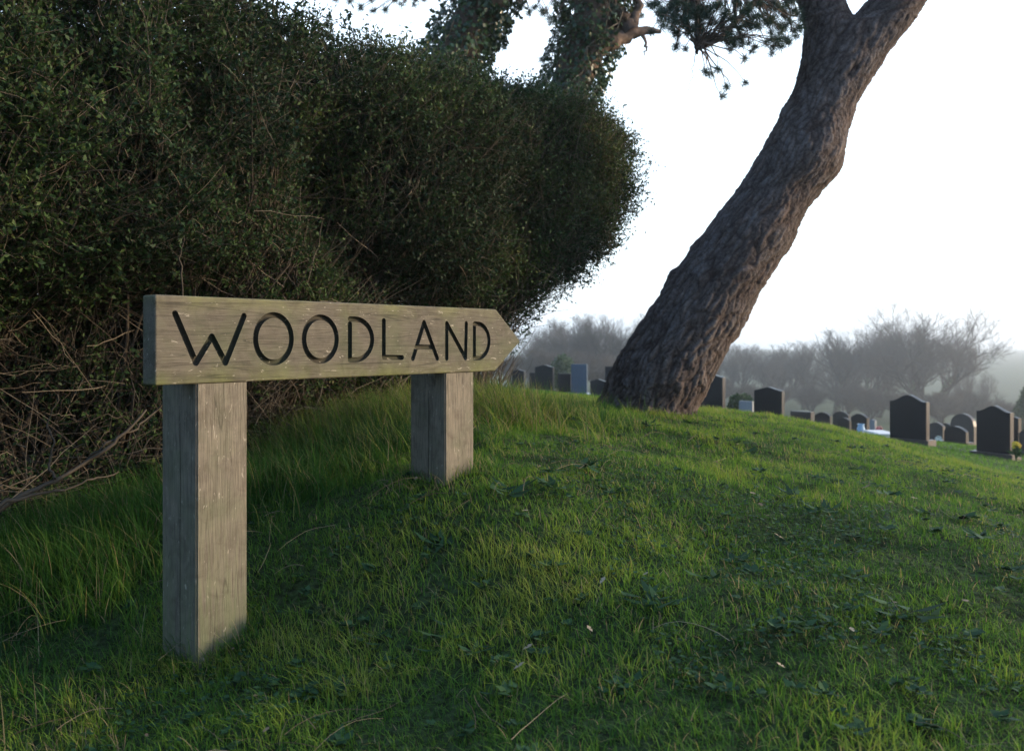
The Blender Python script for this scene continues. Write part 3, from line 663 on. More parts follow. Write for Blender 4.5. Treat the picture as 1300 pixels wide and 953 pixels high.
def build_pine():
    Y = 5.6
    trunk = [(560,742,885),(530,750,880),(515,758,884),(500,765,893),(480,771,904),(455,783,918),(440,792,926),(410,812,944),(380,833,959),(350,851,978),(310,883,1003),(277,907,1019),(260,920,1029),(242,933,1042),(225,945,1060),(208,956,1067),(190,966,1071),(173,975,1074),(138,996,1086),(104,1009.5,1106),(69,1017,1128),(50,1020,1143),(38,1025,1150),(30,1032,1152)]
    ls = [(140,1000,1060),(104,1013,1073),(69,1017,1076),(35,1022,1085),(18,1018,1080),(0,1012,1073),(-40,995,1062),(-120,960,1030),(-220,930,995),(-340,905,962),(-470,880,925)]
    rs = [(140,1005,1082),(104,1030,1104),(69,1056,1128),(35,1074,1154),(18,1086,1166),(0,1101,1178),(-60,1140,1215),(-150,1190,1262),(-260,1240,1300),(-380,1275,1325),(-500,1300,1338)]
    g0 = at(830, 520, Y); gg = gz(g0.x, g0.y); root = empty('leaning_pine_tree', (g0.x, g0.y, gg)); off = (g0.x, g0.y, gg)
    tag(root, 'large leaning pine with rugged bark forking at the top of the mound', 'tree')
    import bmesh
    VV = []; FF = []
    for prof, dr in ((trunk, 0.0), (ls, .12), (rs, -.08)):
        V, Fq, caps = rings(prof, Y, dr, 40, (lambda r_: .60+.40*float(sstep(25, 190, r_))) if prof is trunk else None); o = len(VV); VV += V; FF += [tuple(i+o for i in f) for f in Fq] + [tuple(i+o for i in c) for c in caps]
    # root flare ribs
    for az, L_, r_ in ((2.9,.30,.11),(-2.6,.32,.12),(-1.9,.34,.10),(-1.35,.24,.11)):
        c0 = at(822, 520, Y); K = 8; S = 14; o = len(VV)
        for k in range(K):
            t = k/(K-1); cx = c0.x+.05+math.cos(az)*(.10+L_*t); cy = Y+math.sin(az)*(.08+L_*t); cz = -.12-.46*t**.6; r = r_*(1-.35*t)
            for s in range(S):
                a = 2*math.pi*s/S; VV.append((cx-math.sin(az)*r*math.cos(a)+math.cos(az)*r*.6*math.sin(a)*.6, cy+math.cos(az)*r*math.cos(a)+math.sin(az)*r*.6*math.sin(a)*.6, cz+r*math.sin(a)))
        FF += [(o+i*S+s, o+i*S+(s+1)%S, o+(i+1)*S+(s+1)%S, o+(i+1)*S+s) for i in range(K-1) for s in range(S)] + [tuple(o+s for s in range(S))[::-1], tuple(o+(K-1)*S+s for s in range(S))]
    me = bpy.data.meshes.new('trunk'); me.from_pydata(VV, [], FF); me.update()
    bm = bmesh.new(); bm.from_mesh(me); bmesh.ops.recalc_face_normals(bm, faces=bm.faces); bm.to_mesh(me); bm.free()
    o = bpy.data.objects.new('trunk', me); COL.objects.link(o)
    m = o.modifiers.new('r', 'REMESH'); m.mode = 'VOXEL'; m.voxel_size = .0105
    m = o.modifiers.new('s', 'SMOOTH'); m.factor = .5; m.iterations = 12
    dg = bpy.context.evaluated_depsgraph_get(); dg.update()
    nm = bpy.data.meshes.new_from_object(o.evaluated_get(dg), depsgraph=dg); o.modifiers.clear(); o.data = nm; bpy.data.meshes.remove(me)
    nV = len(nm.vertices); co = np.zeros(nV*3, np.float32); nm.vertices.foreach_get('co', co); co = co.reshape(-1,3).astype(float)
    no = np.zeros(nV*3, np.float32); nm.vertex_normals.foreach_get('vector', no); no = no.reshape(-1,3)
    pr = sorted(trunk + [r for r in rs if r[0] < 30], key=lambda p: -p[0]); rows = np.array([p[0] for p in pr]); cxs = np.array([(p[1]+p[2])/2 for p in pr])
    row = HY-co[:,2]/Y*F; cx = (np.interp(-row, -rows, cxs)-CX)/F*Y
    lx = co[:,0]-cx; ly = co[:,1]-Y; s = co[:,2]*1.2
    wx = (fbm(lx*5, ly*5, s*4, 3)-.5)*.12; wy = (fbm(lx*5, ly*5, s*4, 4)-.5)*.12; ws = (fbm(lx*7, ly*7, s*3, 6)-.5)*.16
    f1, f2, idv = voronoi((lx+wx)/.040, (ly+wy)/.040, (s+ws)/.145, 7)
    plate = sstep(.02, .20, f2-f1)*(.75+.25*sstep(.2,.5,f2-f1))
    f1b, f2b, idb = voronoi((lx+wx)/.019, (ly+wy)/.019, (s+ws)/.055, 17); p2 = sstep(.02, .4, f2b-f1b)
    low = fbm(lx*3.2, ly*3.2, s*1.1, 21)-.5
    fine = fbm(lx*38, ly*38, s*16, 23)-.5
    ridge = 1-np.abs(fbm((lx+wx)*9, (ly+wy)*9, s*2.0, 25)-.5)*4
    lowfac = 1-sstep(-.3, 1.2, co[:,2])*.55
    disp = plate*.0115*(.5+1.0*idv)*lowfac + p2*.005 + low*.03 + fine*.016 + np.clip(ridge,0,1)*.015*lowfac - .018
    # knots and burrs on the silhouettes, as in the photograph
    for px, py, side, rr, am in ((1066,215,1,.08,.02),(1043,243,1,.08,.012),(1000,316,1,.07,.02),(996,138,-1,.06,.02),(880,310,-1,.06,.02),(940,425,1,.07,.03),(850,345,-1,.07,.02)):
        P = at(px, py, Y); dd = ((co-np.array(P))**2).sum(1); disp += am*np.exp(-dd/rr**2)
    co2 = co + no*disp[:,None]
    nm.vertices.foreach_set('co', (co2-np.array(off)).astype(np.float32).ravel())
    for k, a in (('plate', np.clip(plate*.48+p2*.20+fine*.5+np.clip(ridge,0,1)*.25+.12, 0, 1)), ('rnd', np.clip(idv*.6+idb*.4, 0, 1))):
        A = nm.attributes.new(k, 'FLOAT', 'POINT'); A.data.foreach_set('value', a.astype(np.float32))
    nm.polygons.foreach_set('use_smooth', np.ones(len(nm.polygons), bool)); nm.update()
    nm.materials.clear(); nm.materials.append(M['bark']); o.parent = root; print('PINE verts', nV)
    # branches and needles
    def z3(X, Yv): return (750+X*.34615, Yv*.34615)
    br = []; clusters = []
    def branch(pts, Yd, r0, r1, dY=0.0):
        P = np.array([at(px, py, Yd+dY*i/(len(pts)-1)) for i, (px, py) in enumerate(pts)]); tt = np.linspace(0, len(P)-1, 14)
        Pi = np.stack([np.interp(tt, np.arange(len(P)), P[:,c]) for c in range(3)],1)+RNG.normal(0,.006,(14,3)); br.append(tubes(Pi[None], np.linspace(r0,r1,14)[None], 6)); return Pi
    branch([(975,-160),(940,-90),(905,-40),(880,0),(884,40),(886,66)], 5.3, .03, .006, -.1)
    branch([(885,60),(900,80),(918,92),(925,103),(921,112),(915,122)], 5.2, .004, .002)
    branch([(885,60),(880,85),(878,105),(872,115)], 5.2, .003, .0015)
    branch([(1010,22),(985,8),(960,-5),(930,-30),(905,-50)], 5.4, .006, .012)
    branch([(1040,-200),(1000,-130),(960,-60),(935,-10),(930,30),(945,52)], 5.5, .03, .006)
    branch([(960,-60),(985,-20),(1000,10),(1005,40)], 5.5, .012, .004)
    branch([(905,-40),(870,-20),(850,5),(845,30)], 5.3, .01, .003)
    fixed = [(310,180),(345,178),(440,145),(500,160),(520,150),(545,140),(590,190),(600,175),(565,215),(420,265),(437,270),(465,255),(568,305),(480,355),(500,320),(660,150),(720,150),(745,115),(265,98),(320,130),(370,120),(400,170),(660,80),(690,95),(710,60),(590,90),(630,60),(545,100),(480,90),(440,70),(330,70),(380,60),(300,60),(250,50),(230,20),(300,20),(340,30),(380,15),(420,30),(460,20),(500,45),(540,20),(580,30),(620,15),(670,30),(720,10),(745,40),(360,100),(410,105),(530,170),(515,185),(405,60)]
    for X, Yv in fixed:
        px, py = z3(X, Yv); clusters.append(np.array(at(px, py, random.uniform(5.0, 5.6))))
        if Yv < 160:
            for _ in range(4): clusters.append(np.array(at(px+random.gauss(0,7), py+random.gauss(0,6), random.uniform(5.0, 5.7))))
    # crown out of the frame above
    for _ in range(420):
        px = random.uniform(820, 1330); py = -random.random()**.8*480-12; clusters.append(np.array(at(px, py, random.uniform(4.6, 6.6))))
    C = np.array(clusters)
    hub = np.array([at(960,-60,5.4), at(930,-20,5.3), at(1000,-160,5.5), at(1180,-200,5.5), at(880,0,5.25), at(950,-330,5.6), at(1250,-330,5.6), at(1080,-420,5.6), at(886,60,5.2)])
    near = np.argmin(((C[:,None]-hub[None])**2).sum(-1), 1); t = np.linspace(0,1,6)[None,:,None]
    P = hub[near][:,None]*(1-t)+C[:,None]*t + np.array([0,0,1])*np.sin(t*math.pi)*.05 + RNG.normal(0,.012,(len(C),6,3)); P[:,-1] = C
    br.append(tubes(P, np.linspace(.006,.002,6)[None].repeat(len(C),0), 4))
    for hpt in hub[2:]:
        s0 = np.array(at(1040,-60,5.6)) if hpt[0] < 2 else np.array(at(1200,-150,5.5)); tt = np.linspace(0,1,8)[:,None]
        br.append(tubes((s0*(1-tt)+hpt*tt+RNG.normal(0,.02,(8,3)))[None], np.linspace(.03,.012,8)[None], 6))
    V, Fs, r = join(br); mesh_np('branches', V, Fs, M['barkplain'], root, smooth=True, attrs={'rnd': r}, offset=off)
    needles_obj(C, root, off)
def needles_obj(C, root, off, m=110, ln=.06):
    n = len(C); Cr = np.repeat(C, m, 0)+RNG.normal(0,.008,(n*m,3)); ax = np.repeat(unit(n)*.6+np.array([0,0,.2]), m, 0); D = norm(unit(n*m)+ax*.6)
    L = RNG.uniform(.6,1.15,n*m)*ln; S = norm(np.cross(D, unit(n*m)))*.0014
    V = np.stack([Cr-S, Cr+S, Cr+D*L[:,None]], 1).reshape(-1,3); Fq = np.arange(n*m*3).reshape(-1,3)
    mesh_np('crown', V, [Fq], M['needle'], root, attrs={'rnd': np.repeat(RNG.random(n*m),3)}, offset=off)
build_pine()

# ------------------------------------------------------------ ivy clad trees behind the hedge
def ivy_tree(label, axis, Y, extra, clusters, upper):
    P = np.array([at(px, py, Y) for px, py, _ in axis]); rad = np.array([w/2/F*Y for _, _, w in axis])
    bx, by = P[0,0], P[0,1]; g = gz(bx, by); off = (bx, by, g)
    P = np.concatenate([[[bx-.15, by, g-.15]], P]); rad = np.concatenate([[rad[0]*1.1], rad])
    root = empty('ivy_clad_tree', off); tag(root, label, 'tree', 'ivy clad trees rising behind the hedge')
    tt = np.linspace(0, len(P)-1, 60); Pi = np.stack([np.interp(tt, np.arange(len(P)), P[:,c]) for c in range(3)],1); ri = np.interp(tt, np.arange(len(P)), rad)
    Pi += np.stack([(noise(tt*1.2, tt*0+c, 0, 5)-.5)*.06 for c in range(3)],1)
    tb = [tubes(Pi[None], (ri*.62)[None], 14)]
    for pts, r0, r1 in extra:
        Q = np.array([at(px, py, Y-.15) for px, py in pts]); t2 = np.linspace(0, len(Q)-1, 16)
        Qi = np.stack([np.interp(t2, np.arange(len(Q)), Q[:,c]) for c in range(3)],1)+RNG.normal(0,.008,(16,3)); tb.append(tubes(Qi[None], np.linspace(r0,r1,16)[None]*RNG.uniform(.9,1.12,(1,16)), 9))
    V, Fs, r = join(tb); mesh_np('trunk', V, Fs, M['barkplain'], root, smooth=True, attrs={'rnd': r}, offset=off)
    n = 15000; k = RNG.integers(0, len(Pi)-1, n); f = RNG.random(n)[:,None]; c = Pi[k]*(1-f)+Pi[k+1]*f
    T = norm(Pi[k+1]-Pi[k]); U = norm(np.cross(T, [[0,1,0]])); W = np.cross(T, U); an = RNG.uniform(0,2*math.pi,n)
    rd = norm(U*np.cos(an)[:,None]+W*np.sin(an)[:,None]); lump = .8+.5*fbm(k*.35+an*0, np.cos(an)*1.2, np.sin(an)*1.2, 77)
    C = c+rd*(ri[k]*RNG.uniform(.68,1.06,n)*lump)[:,None]
    ld = norm(-np.array([0,0,.6])+rd*.6+unit(n)*.6); tone = np.clip(fbm(C[:,0]*6,C[:,1]*6,C[:,2]*6,79)*1.4-.3+RNG.normal(0,.15,n),0,1)
    sz = RNG.uniform(.03,.06,n); Vl, Fl, rl = leaves(C, ld, rd+unit(n)*.5, sz, sz*.9, tone, -.06)
    mesh_np('ivy', Vl, [Fl], M['ivy'], root, attrs={'rnd': rl}, offset=off)
    # climbing ivy stems
    st = []
    for _ in range(9):
        a0 = random.uniform(0,6.28); sw = random.uniform(-1.5,1.5); T = norm(np.gradient(Pi,axis=0)); U = norm(np.cross(T,[[0,1,0]])); W = np.cross(T,U); th = a0+sw*np.linspace(0,1,60)+(noise(tt*2,tt*0+_,0,9)-.5)*1.5
        st.append(tubes((Pi+(U*np.cos(th)[:,None]+W*np.sin(th)[:,None])*(ri*.98)[:,None])[None], np.full((1,60),.006), 5, [.9]))
    V, Fs, r = join(st); mesh_np('ivy_stems', V, Fs, M['hedge_twig'], root, attrs={'rnd': r}, offset=off)
    cl = [np.array(at(px+random.gauss(0,2), py+random.gauss(0,2), Y+random.uniform(-.5,.3))) for px, py in clusters for _ in range(2)]
    for _ in range(160): cl.append(np.array(at(random.uniform(*upper), -15-random.random()*330, Y+random.uniform(-1,1))))
    C = np.array(cl); hubs = Pi[40:]; hb = hubs[RNG.integers(0, len(hubs), len(C))]
    near = np.argmin(((C[:,None]-hubs[None])**2).sum(-1), 1); hb = hubs[near]
    t = np.linspace(0,1,7)[None,:,None]; Pb = hb[:,None]*(1-t)+C[:,None]*t+RNG.normal(0,.015,(len(C),7,3)); Pb[:,-1] = C
    Pb += np.array([0,0,1])*np.sin(t*math.pi)*.25
    V, Fq, r = tubes(Pb, np.linspace(.012,.003,7)[None].repeat(len(C),0), 4); mesh_np('branches', V, [Fq], M['barkplain'], root, attrs={'rnd': r}, offset=off)
    needles_obj(C, root, off, 90, .09)
ivy_tree('ivy covered trunk leaning right behind the hedge, the left one nearer the frame centre',
    [(330,470,120),(400,360,112),(470,260,104),(520,180,100),(560,110,94),(583,70,88),(602,30,84),(620,0,80),(640,-50,72),(670,-130,60),(690,-230,48),(700,-330,34)], 8.6, [],
    [(430,2),(445,5),(460,10),(475,14),(490,12),(510,6),(525,3),(540,0),(500,0),(468,0),(660,10),(672,14),(690,15),(700,20)], (430, 760))
ivy_tree('ivy covered trunk with a broken bare side branch, behind the rounded end of the hedge',
    [(500,500,120),(535,430,116),(600,320,108),(655,235,98),(705,160,92),(722,120,80),(738,80,84),(748,40,88),(757,0,92),(768,-50,80),(785,-130,66),(800,-230,50),(810,-330,36)], 8.9,
    [([(748,66),(770,52),(790,46),(806,40),(822,38),(838,42)],.13,.02), ([(800,44),(790,25),(778,8),(772,-30),(765,-90)],.10,.07), ([(816,44),(820,60),(818,72)],.02,.004), ([(800,40),(806,22),(812,8),(800,-20)],.06,.03)],
    [(680,10),(690,18),(695,70),(688,75),(700,30),(705,8),(782,5),(815,20),(845,12),(850,30),(802,25),(870,20)], (670, 880))

# ------------------------------------------------------------ bare trees in the mist
def bare_tree_mesh(name, seed, H=10., spread=1.0, stems=1, lv=5, dens=1.0, ivy=True, twig=.0062):
    rnd = random.Random(seed); tb = {5: [], 4: []}
    tips = []; trunkpts = []
    def grow(p, d, L, r, level):
        K = 5; pts = [p]; dd = d.copy()
        for i in range(K-1):
            dd = dd + np.array([rnd.gauss(0,.13), rnd.gauss(0,.13), rnd.gauss(.04,.10)]); dd /= np.linalg.norm(dd); pts.append(pts[-1]+dd*L/(K-1))
        pts = np.array(pts); tb[5].append((pts, np.linspace(r, max(r*.45, twig*.6), K)))
        if level == 0: trunkpts.append((pts, r))
        if level >= lv: return
        nc = int(round((rnd.randint(5,7) if level < 2 else rnd.randint(4,6))*dens))
        for c in range(nc):
            t = rnd.uniform(.32 if level == 0 else .2, 1.0); i = min(int(t*(K-1)), K-2); f = t*(K-1)-i; q = pts[i]*(1-f)+pts[i+1]*f
            ang = rnd.uniform(.35,.95)*spread; az = rnd.uniform(0, 6.283)
            a1 = np.cross(dd, [0.3,.2,1.]); a1 /= np.linalg.norm(a1); a2 = np.cross(dd, a1)
            nd = dd*math.cos(ang)+(a1*math.cos(az)+a2*math.sin(az))*math.sin(ang)+np.array([0,0,.16]); nd /= np.linalg.norm(nd)
            grow(q, nd, L*rnd.uniform(.5,.78)*(1.2 if level == 0 else 1), max(r*rnd.uniform(.38,.6), twig), level+1)
    for s in range(stems):
        grow(np.array([rnd.gauss(0,.25)*(stems>1), rnd.gauss(0,.25)*(stems>1), -.3]), norm(np.array([rnd.gauss(0,.22 if stems>1 else .05), rnd.gauss(0,.15), 1.])), H*.50, H*.022, 0)
    P = np.array([p for p, _ in tb[5]]); Rr = np.array([r for _, r in tb[5]]); big = Rr[:,0] > .04
    sc = H/np.percentile(P[:,:,2], 99.3); P[:,:,2] *= sc; P[:,:,2] = np.where(P[:,:,2] > H, H+(P[:,:,2]-H)*.35, P[:,:,2])
    V1 = tubes(P[big], Rr[big], 6, RNG.uniform(0,.4,big.sum())); V2 = tubes(P[~big], Rr[~big], 3, RNG.uniform(.3,1,(~big).sum()))
    Vw, Fw, rw = join([V1, V2]); ret = [('branches', Vw, Fw, rw, 'twig')]
    if ivy:
        lv_ = []
        for pts, r in trunkpts:
            n = 1600; t = RNG.random(n)**.8*.95*(len(pts)-1); i = np.minimum(t.astype(int), len(pts)-2); f = (t-i)[:,None]; c = pts[i]*(1-f)+pts[i+1]*f; c[:,2] *= sc
            an = RNG.uniform(0,6.283,n); rr = (r*1.0+.16*RNG.random(n))*(1.1-.6*t/4); C = c+np.stack([np.cos(an)*rr,np.sin(an)*rr,RNG.normal(0,.1,n)],1)
            lv_.append(leaves(C, unit(n), unit(n), np.full(n,.13), np.full(n,.12), RNG.random(n), 0))
        V, Fs, r = join(lv_); ret.append(('ivy', V, Fs, r, 'ivy_far'))
    return ret
def make_variant(name, data):
    out = []
    for nm, V, Fs, r, mt in data:
        o = mesh_np(nm, V, Fs, M[mt], attrs={'rnd': r}); out.append(o.data); bpy.data.objects.remove(o); out[-1]['pn'] = nm
    return out
VAR = {'A': make_variant('A', bare_tree_mesh('a', 3, 10, .95, 3, 5, 1.0, True, .0058)), 'B': make_variant('B', bare_tree_mesh('b', 11, 10, .85, 3, 4, 1.2)),
       'C': make_variant('C', bare_tree_mesh('c', 21, 10, .7, 2, 5, 1.0, True, .0058)), 'D': make_variant('D', bare_tree_mesh('d', 33, 10, 1.0, 6, 4, 1.15, False)),
       'E': make_variant('E', bare_tree_mesh('e', 41, 10, .9, 1, 5, 1.0))}
def place_bare(kind, px, top, Y, wid, rz, label, name='bare_tree', cat='tree', group='bare winter trees in the mist beyond the graves'):
    Y = Y*1.75; x = (px-CX)/F*Y; z = gz(x, Y); zt = (HY-top)/F*Y; H = zt-z
    root = empty(name, (x, Y, z), rz); tag(root, label, cat, group); root.scale = (H/10*wid, H/10*wid, H/10)
    for me in VAR[kind]:
        o = bpy.data.objects.new(me['pn'], me); COL.objects.link(o); o.parent = root
    return root
T = place_bare
T('A',1172,390,72,1.05,.3,'broadest and tallest bare tree with rounded crown, right of the tall headstones')
T('C',1118,418,76,.8,1.7,'narrow bare tree with ivy stem close to the left side of the broadest tree')
T('E',1222,462,80,.6,2.9,'smaller bare tree on the right shoulder of the broadest tree')
T('B',1062,422,74,.9,.9,'bushy multi stemmed bare tree rising above the row of low headstones')
T('C',1018,434,78,.85,4.0,'thin bare tree above the gabled headstone right of the pine')
T('A',972,444,82,.8,2.2,'bare tree low behind the gabled headstone right of the pine')
T('E',930,436,80,.8,5.1,'bare tree just right of the leaning pine trunk')
T('B',820,402,60,.8,3.3,'bare tree partly hidden by the left edge of the leaning trunk')
T('C',783,400,62,.8,.2,'slender bare tree left of the leaning trunk')
T('B',742,404,64,.8,1.9,'bare tree above the tall blue headstone')
T('E',705,408,66,.8,4.4,'bare tree beside the twiggy end of the hedge')
T('C',672,415,70,.7,2.6,'bare tree seen through the twiggy end of the hedge')
T('C',1095,412,84,.9,3.1,'faint tall bare tree behind and left of the broadest tree')
T('B',993,438,86,1.0,5.5,'faint bushy bare tree farthest right of the gabled headstone by the pine')
T('C',948,438,84,1.0,1.1,'slim faint bare tree second to the right of the leaning trunk')
T('E',905,440,84,1.0,4.8,'bare tree partly hidden by the right edge of the leaning trunk')
T('A',722,404,74,.8,4.4,'spreading faint bare tree right above the gabled headstone left of the blue slab')
T('E',1250,474,84,.6,1.9,'small faint bare tree at the right end of the belt')
G2 = 'leafless thicket bushes at the far edge of the cemetery'
for i, (px, top, Y, w, rz) in enumerate([(p_, t_+(18 if p_ > 860 else 6), Y_, w_*.8, r_) for p_, t_, Y_, w_, r_ in [(690,438,55,1.5,.1),(725,440,56,1.4,1.3),(757,444,57,1.4,2.7),(800,446,58,1.4,.6),(915,462,68,1.5,2.2),(950,470,66,1.6,4.1),(990,472,66,1.5,5.2),(1030,470,68,1.5,.8),(1075,468,68,1.5,3.0),(1105,475,66,1.4,1.1),(1140,480,64,1.4,2.0),(1195,480,64,1.6,.4),(1235,478,66,1.6,5.7),(1268,490,66,1.5,3.6),(1310,498,66,1.5,1.9),(880,466,68,1.4,3.1),(650,446,58,1.3,2.1)]]):
    T('D', px, top, Y, w, rz, 'grey leafless thicket bush among the others under the bare trees', 'bare_bush', 'bush', G2)

def green_bush(px, top, bot, w, Y, label, name='evergreen_bush', cone=False):
    x = (px-CX)/F*Y; zt = (HY-top)/F*Y; z = gz(x, Y); H = zt-z; W = w/2/F*Y
    root = empty(name, (x, Y, z)); tag(root, label, 'bush')
    n = 9000; v = unit(n)*(RNG.random(n)**.4)[:,None]; t = (v[:,2]+1)/2; wr = (1.15-t) if cone else 1
    C = np.stack([v[:,0]*W*wr*(1+.3*(noise(v[:,0]*3,v[:,1]*3,v[:,2]*3,9)-.5)), v[:,1]*W*wr, t*H*(.9+.2*noise(v[:,0]*4,v[:,1]*4,0,3))],1)
    V, Fq, r = leaves(C, unit(n), unit(n), np.full(n,.12), np.full(n,.08), RNG.random(n), 0)
    mesh_np('foliage', V, [Fq], M['conifer'], root, attrs={'rnd': r})
    st = np.array([[[0,0,-.1],[0,0,H*.4],[.02,0,H*.8]]]); V, Fq, r = tubes(st, np.array([[.09,.06,.02]]), 8); mesh_np('trunk', V, [Fq], M['barkplain'], root, attrs={'rnd': r})
green_bush(715,450,500,34,48,'round evergreen bush behind the headstones left of the pine')
green_bush(941,501,530,30,30,'low rounded evergreen shrub between the two dark headstones right of the pine')
green_bush(1302,488,560,44,58,'dark evergreen conifer at the right edge of the picture','conifer_bush',True)

# ------------------------------------------------------------ headstones
def headstone(label, x0, x1, top, bot, Y, shape='gable', mat='granite', rot=-45, th=.12, base=True, baseMat=None):
    import bmesh
    px = (x0+x1)/2; x = (px-CX)/F*Y; z = gz(x, Y); H = (HY-top)/F*Y - z; H = max(H, .25)
    va = math.atan((px-CX)/F); ph = R(rot)  # rot: turn seen from the line of sight
    W = ((x1-x0)/F*Y*math.cos(va) - th*abs(math.sin(ph)))/math.cos(ph); W = max(W, .2)
    root = empty('headstone', (x, Y, z), ph-va); tag(root, label, 'headstone', 'headstones in the cemetery')
    pr = []
    hw = W/2; N_ = 22
    if shape == 'gable': s = .09*W/.7; ks = [(t, -s*abs(t)**1.0*1.0) for t in np.linspace(-1,1,9)]
    elif shape == 'ogee': s = .12*W/.7; ks = [(t, -s*(1-math.cos(math.pi*min(1,abs(t)/.92)))/2) for t in np.linspace(-1,1,N_+1)]
    elif shape == 'round': s = hw*.95; ks = [(t, -s*(1-math.sqrt(max(0,1-t*t)))) for t in np.linspace(-1,1,N_+1)]
    elif shape == 'arch': s = .22*W; ks = [(t, -s*t*t) for t in np.linspace(-1,1,N_+1)]
    else: ks = [(-1,0),(1,0)]
    pts = [(-hw, -.1)] + [(t*hw, H+dz) for t, dz in ks] + [(hw, -.1)]
    bm = bmesh.new(); A_ = [bm.verts.new((a, -th/2, b)) for a, b in pts]; B_ = [bm.verts.new((a, th/2, b)) for a, b in pts]; n = len(pts)
    bm.faces.new(A_); bm.faces.new(B_[::-1])
    for i in range(n): bm.faces.new((A_[i], B_[i], B_[(i+1)%n], A_[(i+1)%n]))
    bmesh.ops.recalc_face_normals(bm, faces=bm.faces)
    bmesh.ops.bevel(bm, geom=[e for e in bm.edges if abs(e.verts[0].co.y-e.verts[1].co.y) < 1e-6], offset=.008, segments=2, affect='EDGES')
    me = bpy.data.meshes.new('slab'); bm.to_mesh(me); bm.free(); me.materials.append(M[mat]); o = bpy.data.objects.new('tablet', me); COL.objects.link(o); o.parent = root
    if base:
        bm = bmesh.new(); bmesh.ops.create_cube(bm, size=1); 
        for v in bm.verts: v.co = Vector((v.co.x*(W+.16), v.co.y*(th+.18), v.co.z*.16+.0))
        bmesh.ops.bevel(bm, geom=bm.edges[:], offset=.01, segments=2, affect='EDGES')
        me = bpy.data.meshes.new('plinth'); bm.to_mesh(me); bm.free(); me.materials.append(M[baseMat or mat]); o = bpy.data.objects.new('plinth', me); COL.objects.link(o); o.parent = root
    return root
Hs = headstone
Hs('dark grey headstone half hidden by the twigs of the hedge end',650,667,469,495,27,'gable','granite',-25)
Hs('narrow black headstone touching the left side of the gabled one',672,683,473,499,28,'flat','granite',-20,.10)
Hs('gabled dark headstone with pale top edge, left of the blue slab',679,704,463,500,24,'gable','granite',-25)
Hs('low square black headstone between the gabled one and the blue slab',708,726,474,502,25,'flat','granite',-20,.12)
Hs('tall flat topped blue slate headstone left of the pine trunk',725,746,462,504,24,'flat','slate',-12,.12)
Hs('small gabled black headstone between the blue slab and the pine trunk',749,771,481,506,22,'gable','granite',-30)
Hs('dark headstone almost hidden behind the left edge of the pine trunk',768,786,465,504,25,'flat','granite',-15)
Hs('large black headstone with slanted pale top, touching the right of the pine trunk',884,921,474,522,17,'gable','granite',-28,.13)
Hs('small grey stone tablet low on the grass between two dark headstones',938,957,509,526,24,'flat','greystone',-20)
Hs('gabled black headstone on the crest right of the pine, alone against the trees',957,996,491,530,17.5,'gable','granite',-26,.13)
Hs('long low black headstone with pale flat top, first of the distant row',1003,1034,522,548,30,'flat','granite',-30,.25)
Hs('low arched black headstone second in the distant row',1034,1056,523,548,29,'arch','granite',-30)
Hs('arched black headstone standing rearmost of the pair in the distant row',1057,1079,522,549,33,'arch','granite',-30)
Hs('low arched black headstone in front of the rearmost of the pair',1063,1081,530,551,26,'arch','granite',-30)
Hs('broad arched black headstone beside the pink flowers',1080,1104,525,552,28,'arch','granite',-34,.16)
Hs('small pale edged headstone just left of the pink flowers',1102,1113,532,552,30,'gable','greystone',-30)
Hs('largest black headstone with curved ogee top in front of the broadest bare tree',1129,1180,501,559,16,'ogee','granite',-28,.13,True,'granite_brown')
Hs('small rounded black headstone just right of the largest headstone',1178,1200,536,562,24,'arch','granite_brown',-30)
Hs('small arched headstone peeping between two others near the white flowers',1194,1209,537,564,29,'arch','granite',-30)
Hs('domed dark headstone rearmost left of the tall right hand headstone',1206,1240,525,565,26,'round','granite_brown',-32,.16)
Hs('low black headstone in front of the domed one',1198,1230,541,567,21,'arch','granite',-30,.14)
Hs('tall black gabled headstone near the right edge above the yellow flowers',1239,1287,515,574,15,'ogee','granite',-28,.13,True,'granite_brown')
Hs('narrow grey headstone behind the right side of the tall gabled one',1282,1295,529,574,17.5,'gable','granite',-30)
Hs('dark headstone cut by the right edge of the picture',1293,1322,545,578,17,'arch','granite_brown',-30)
Hs('dark headstone beyond the one cut by the right edge',1318,1350,540,582,19,'gable','granite',-30)
# pale kerb slab by the largest stone
def kerb(label, x0, x1, row, Y):
    import bmesh
    x = ((x0+x1)/2-CX)/F*Y; z = (HY-row)/F*Y; g = gz(x, Y); w = (x1-x0)/F*Y; H = max(z-g, .08)
    bm = bmesh.new(); bmesh.ops.create_cube(bm, size=1)
    for v in bm.verts: v.co = Vector((v.co.x*w, v.co.y*.9, (v.co.z+.5)*(H+.1)-.1))
    bmesh.ops.bevel(bm, geom=bm.edges[:], offset=.015, segments=2, affect='EDGES')
    me = bpy.data.meshes.new('grave_kerb'); bm.to_mesh(me); bm.free(); me.materials.append(M['palestone']); o = bpy.data.objects.new('grave_kerb', me); COL.objects.link(o); o.location = (x, Y, g); tag(o, label, 'grave slab')
kerb('pale flat grave slab on the grass left of the largest headstone',1106,1131,548,20)
kerb('small pale stone on the grass at the foot of the blue slab',746,750,501,23)
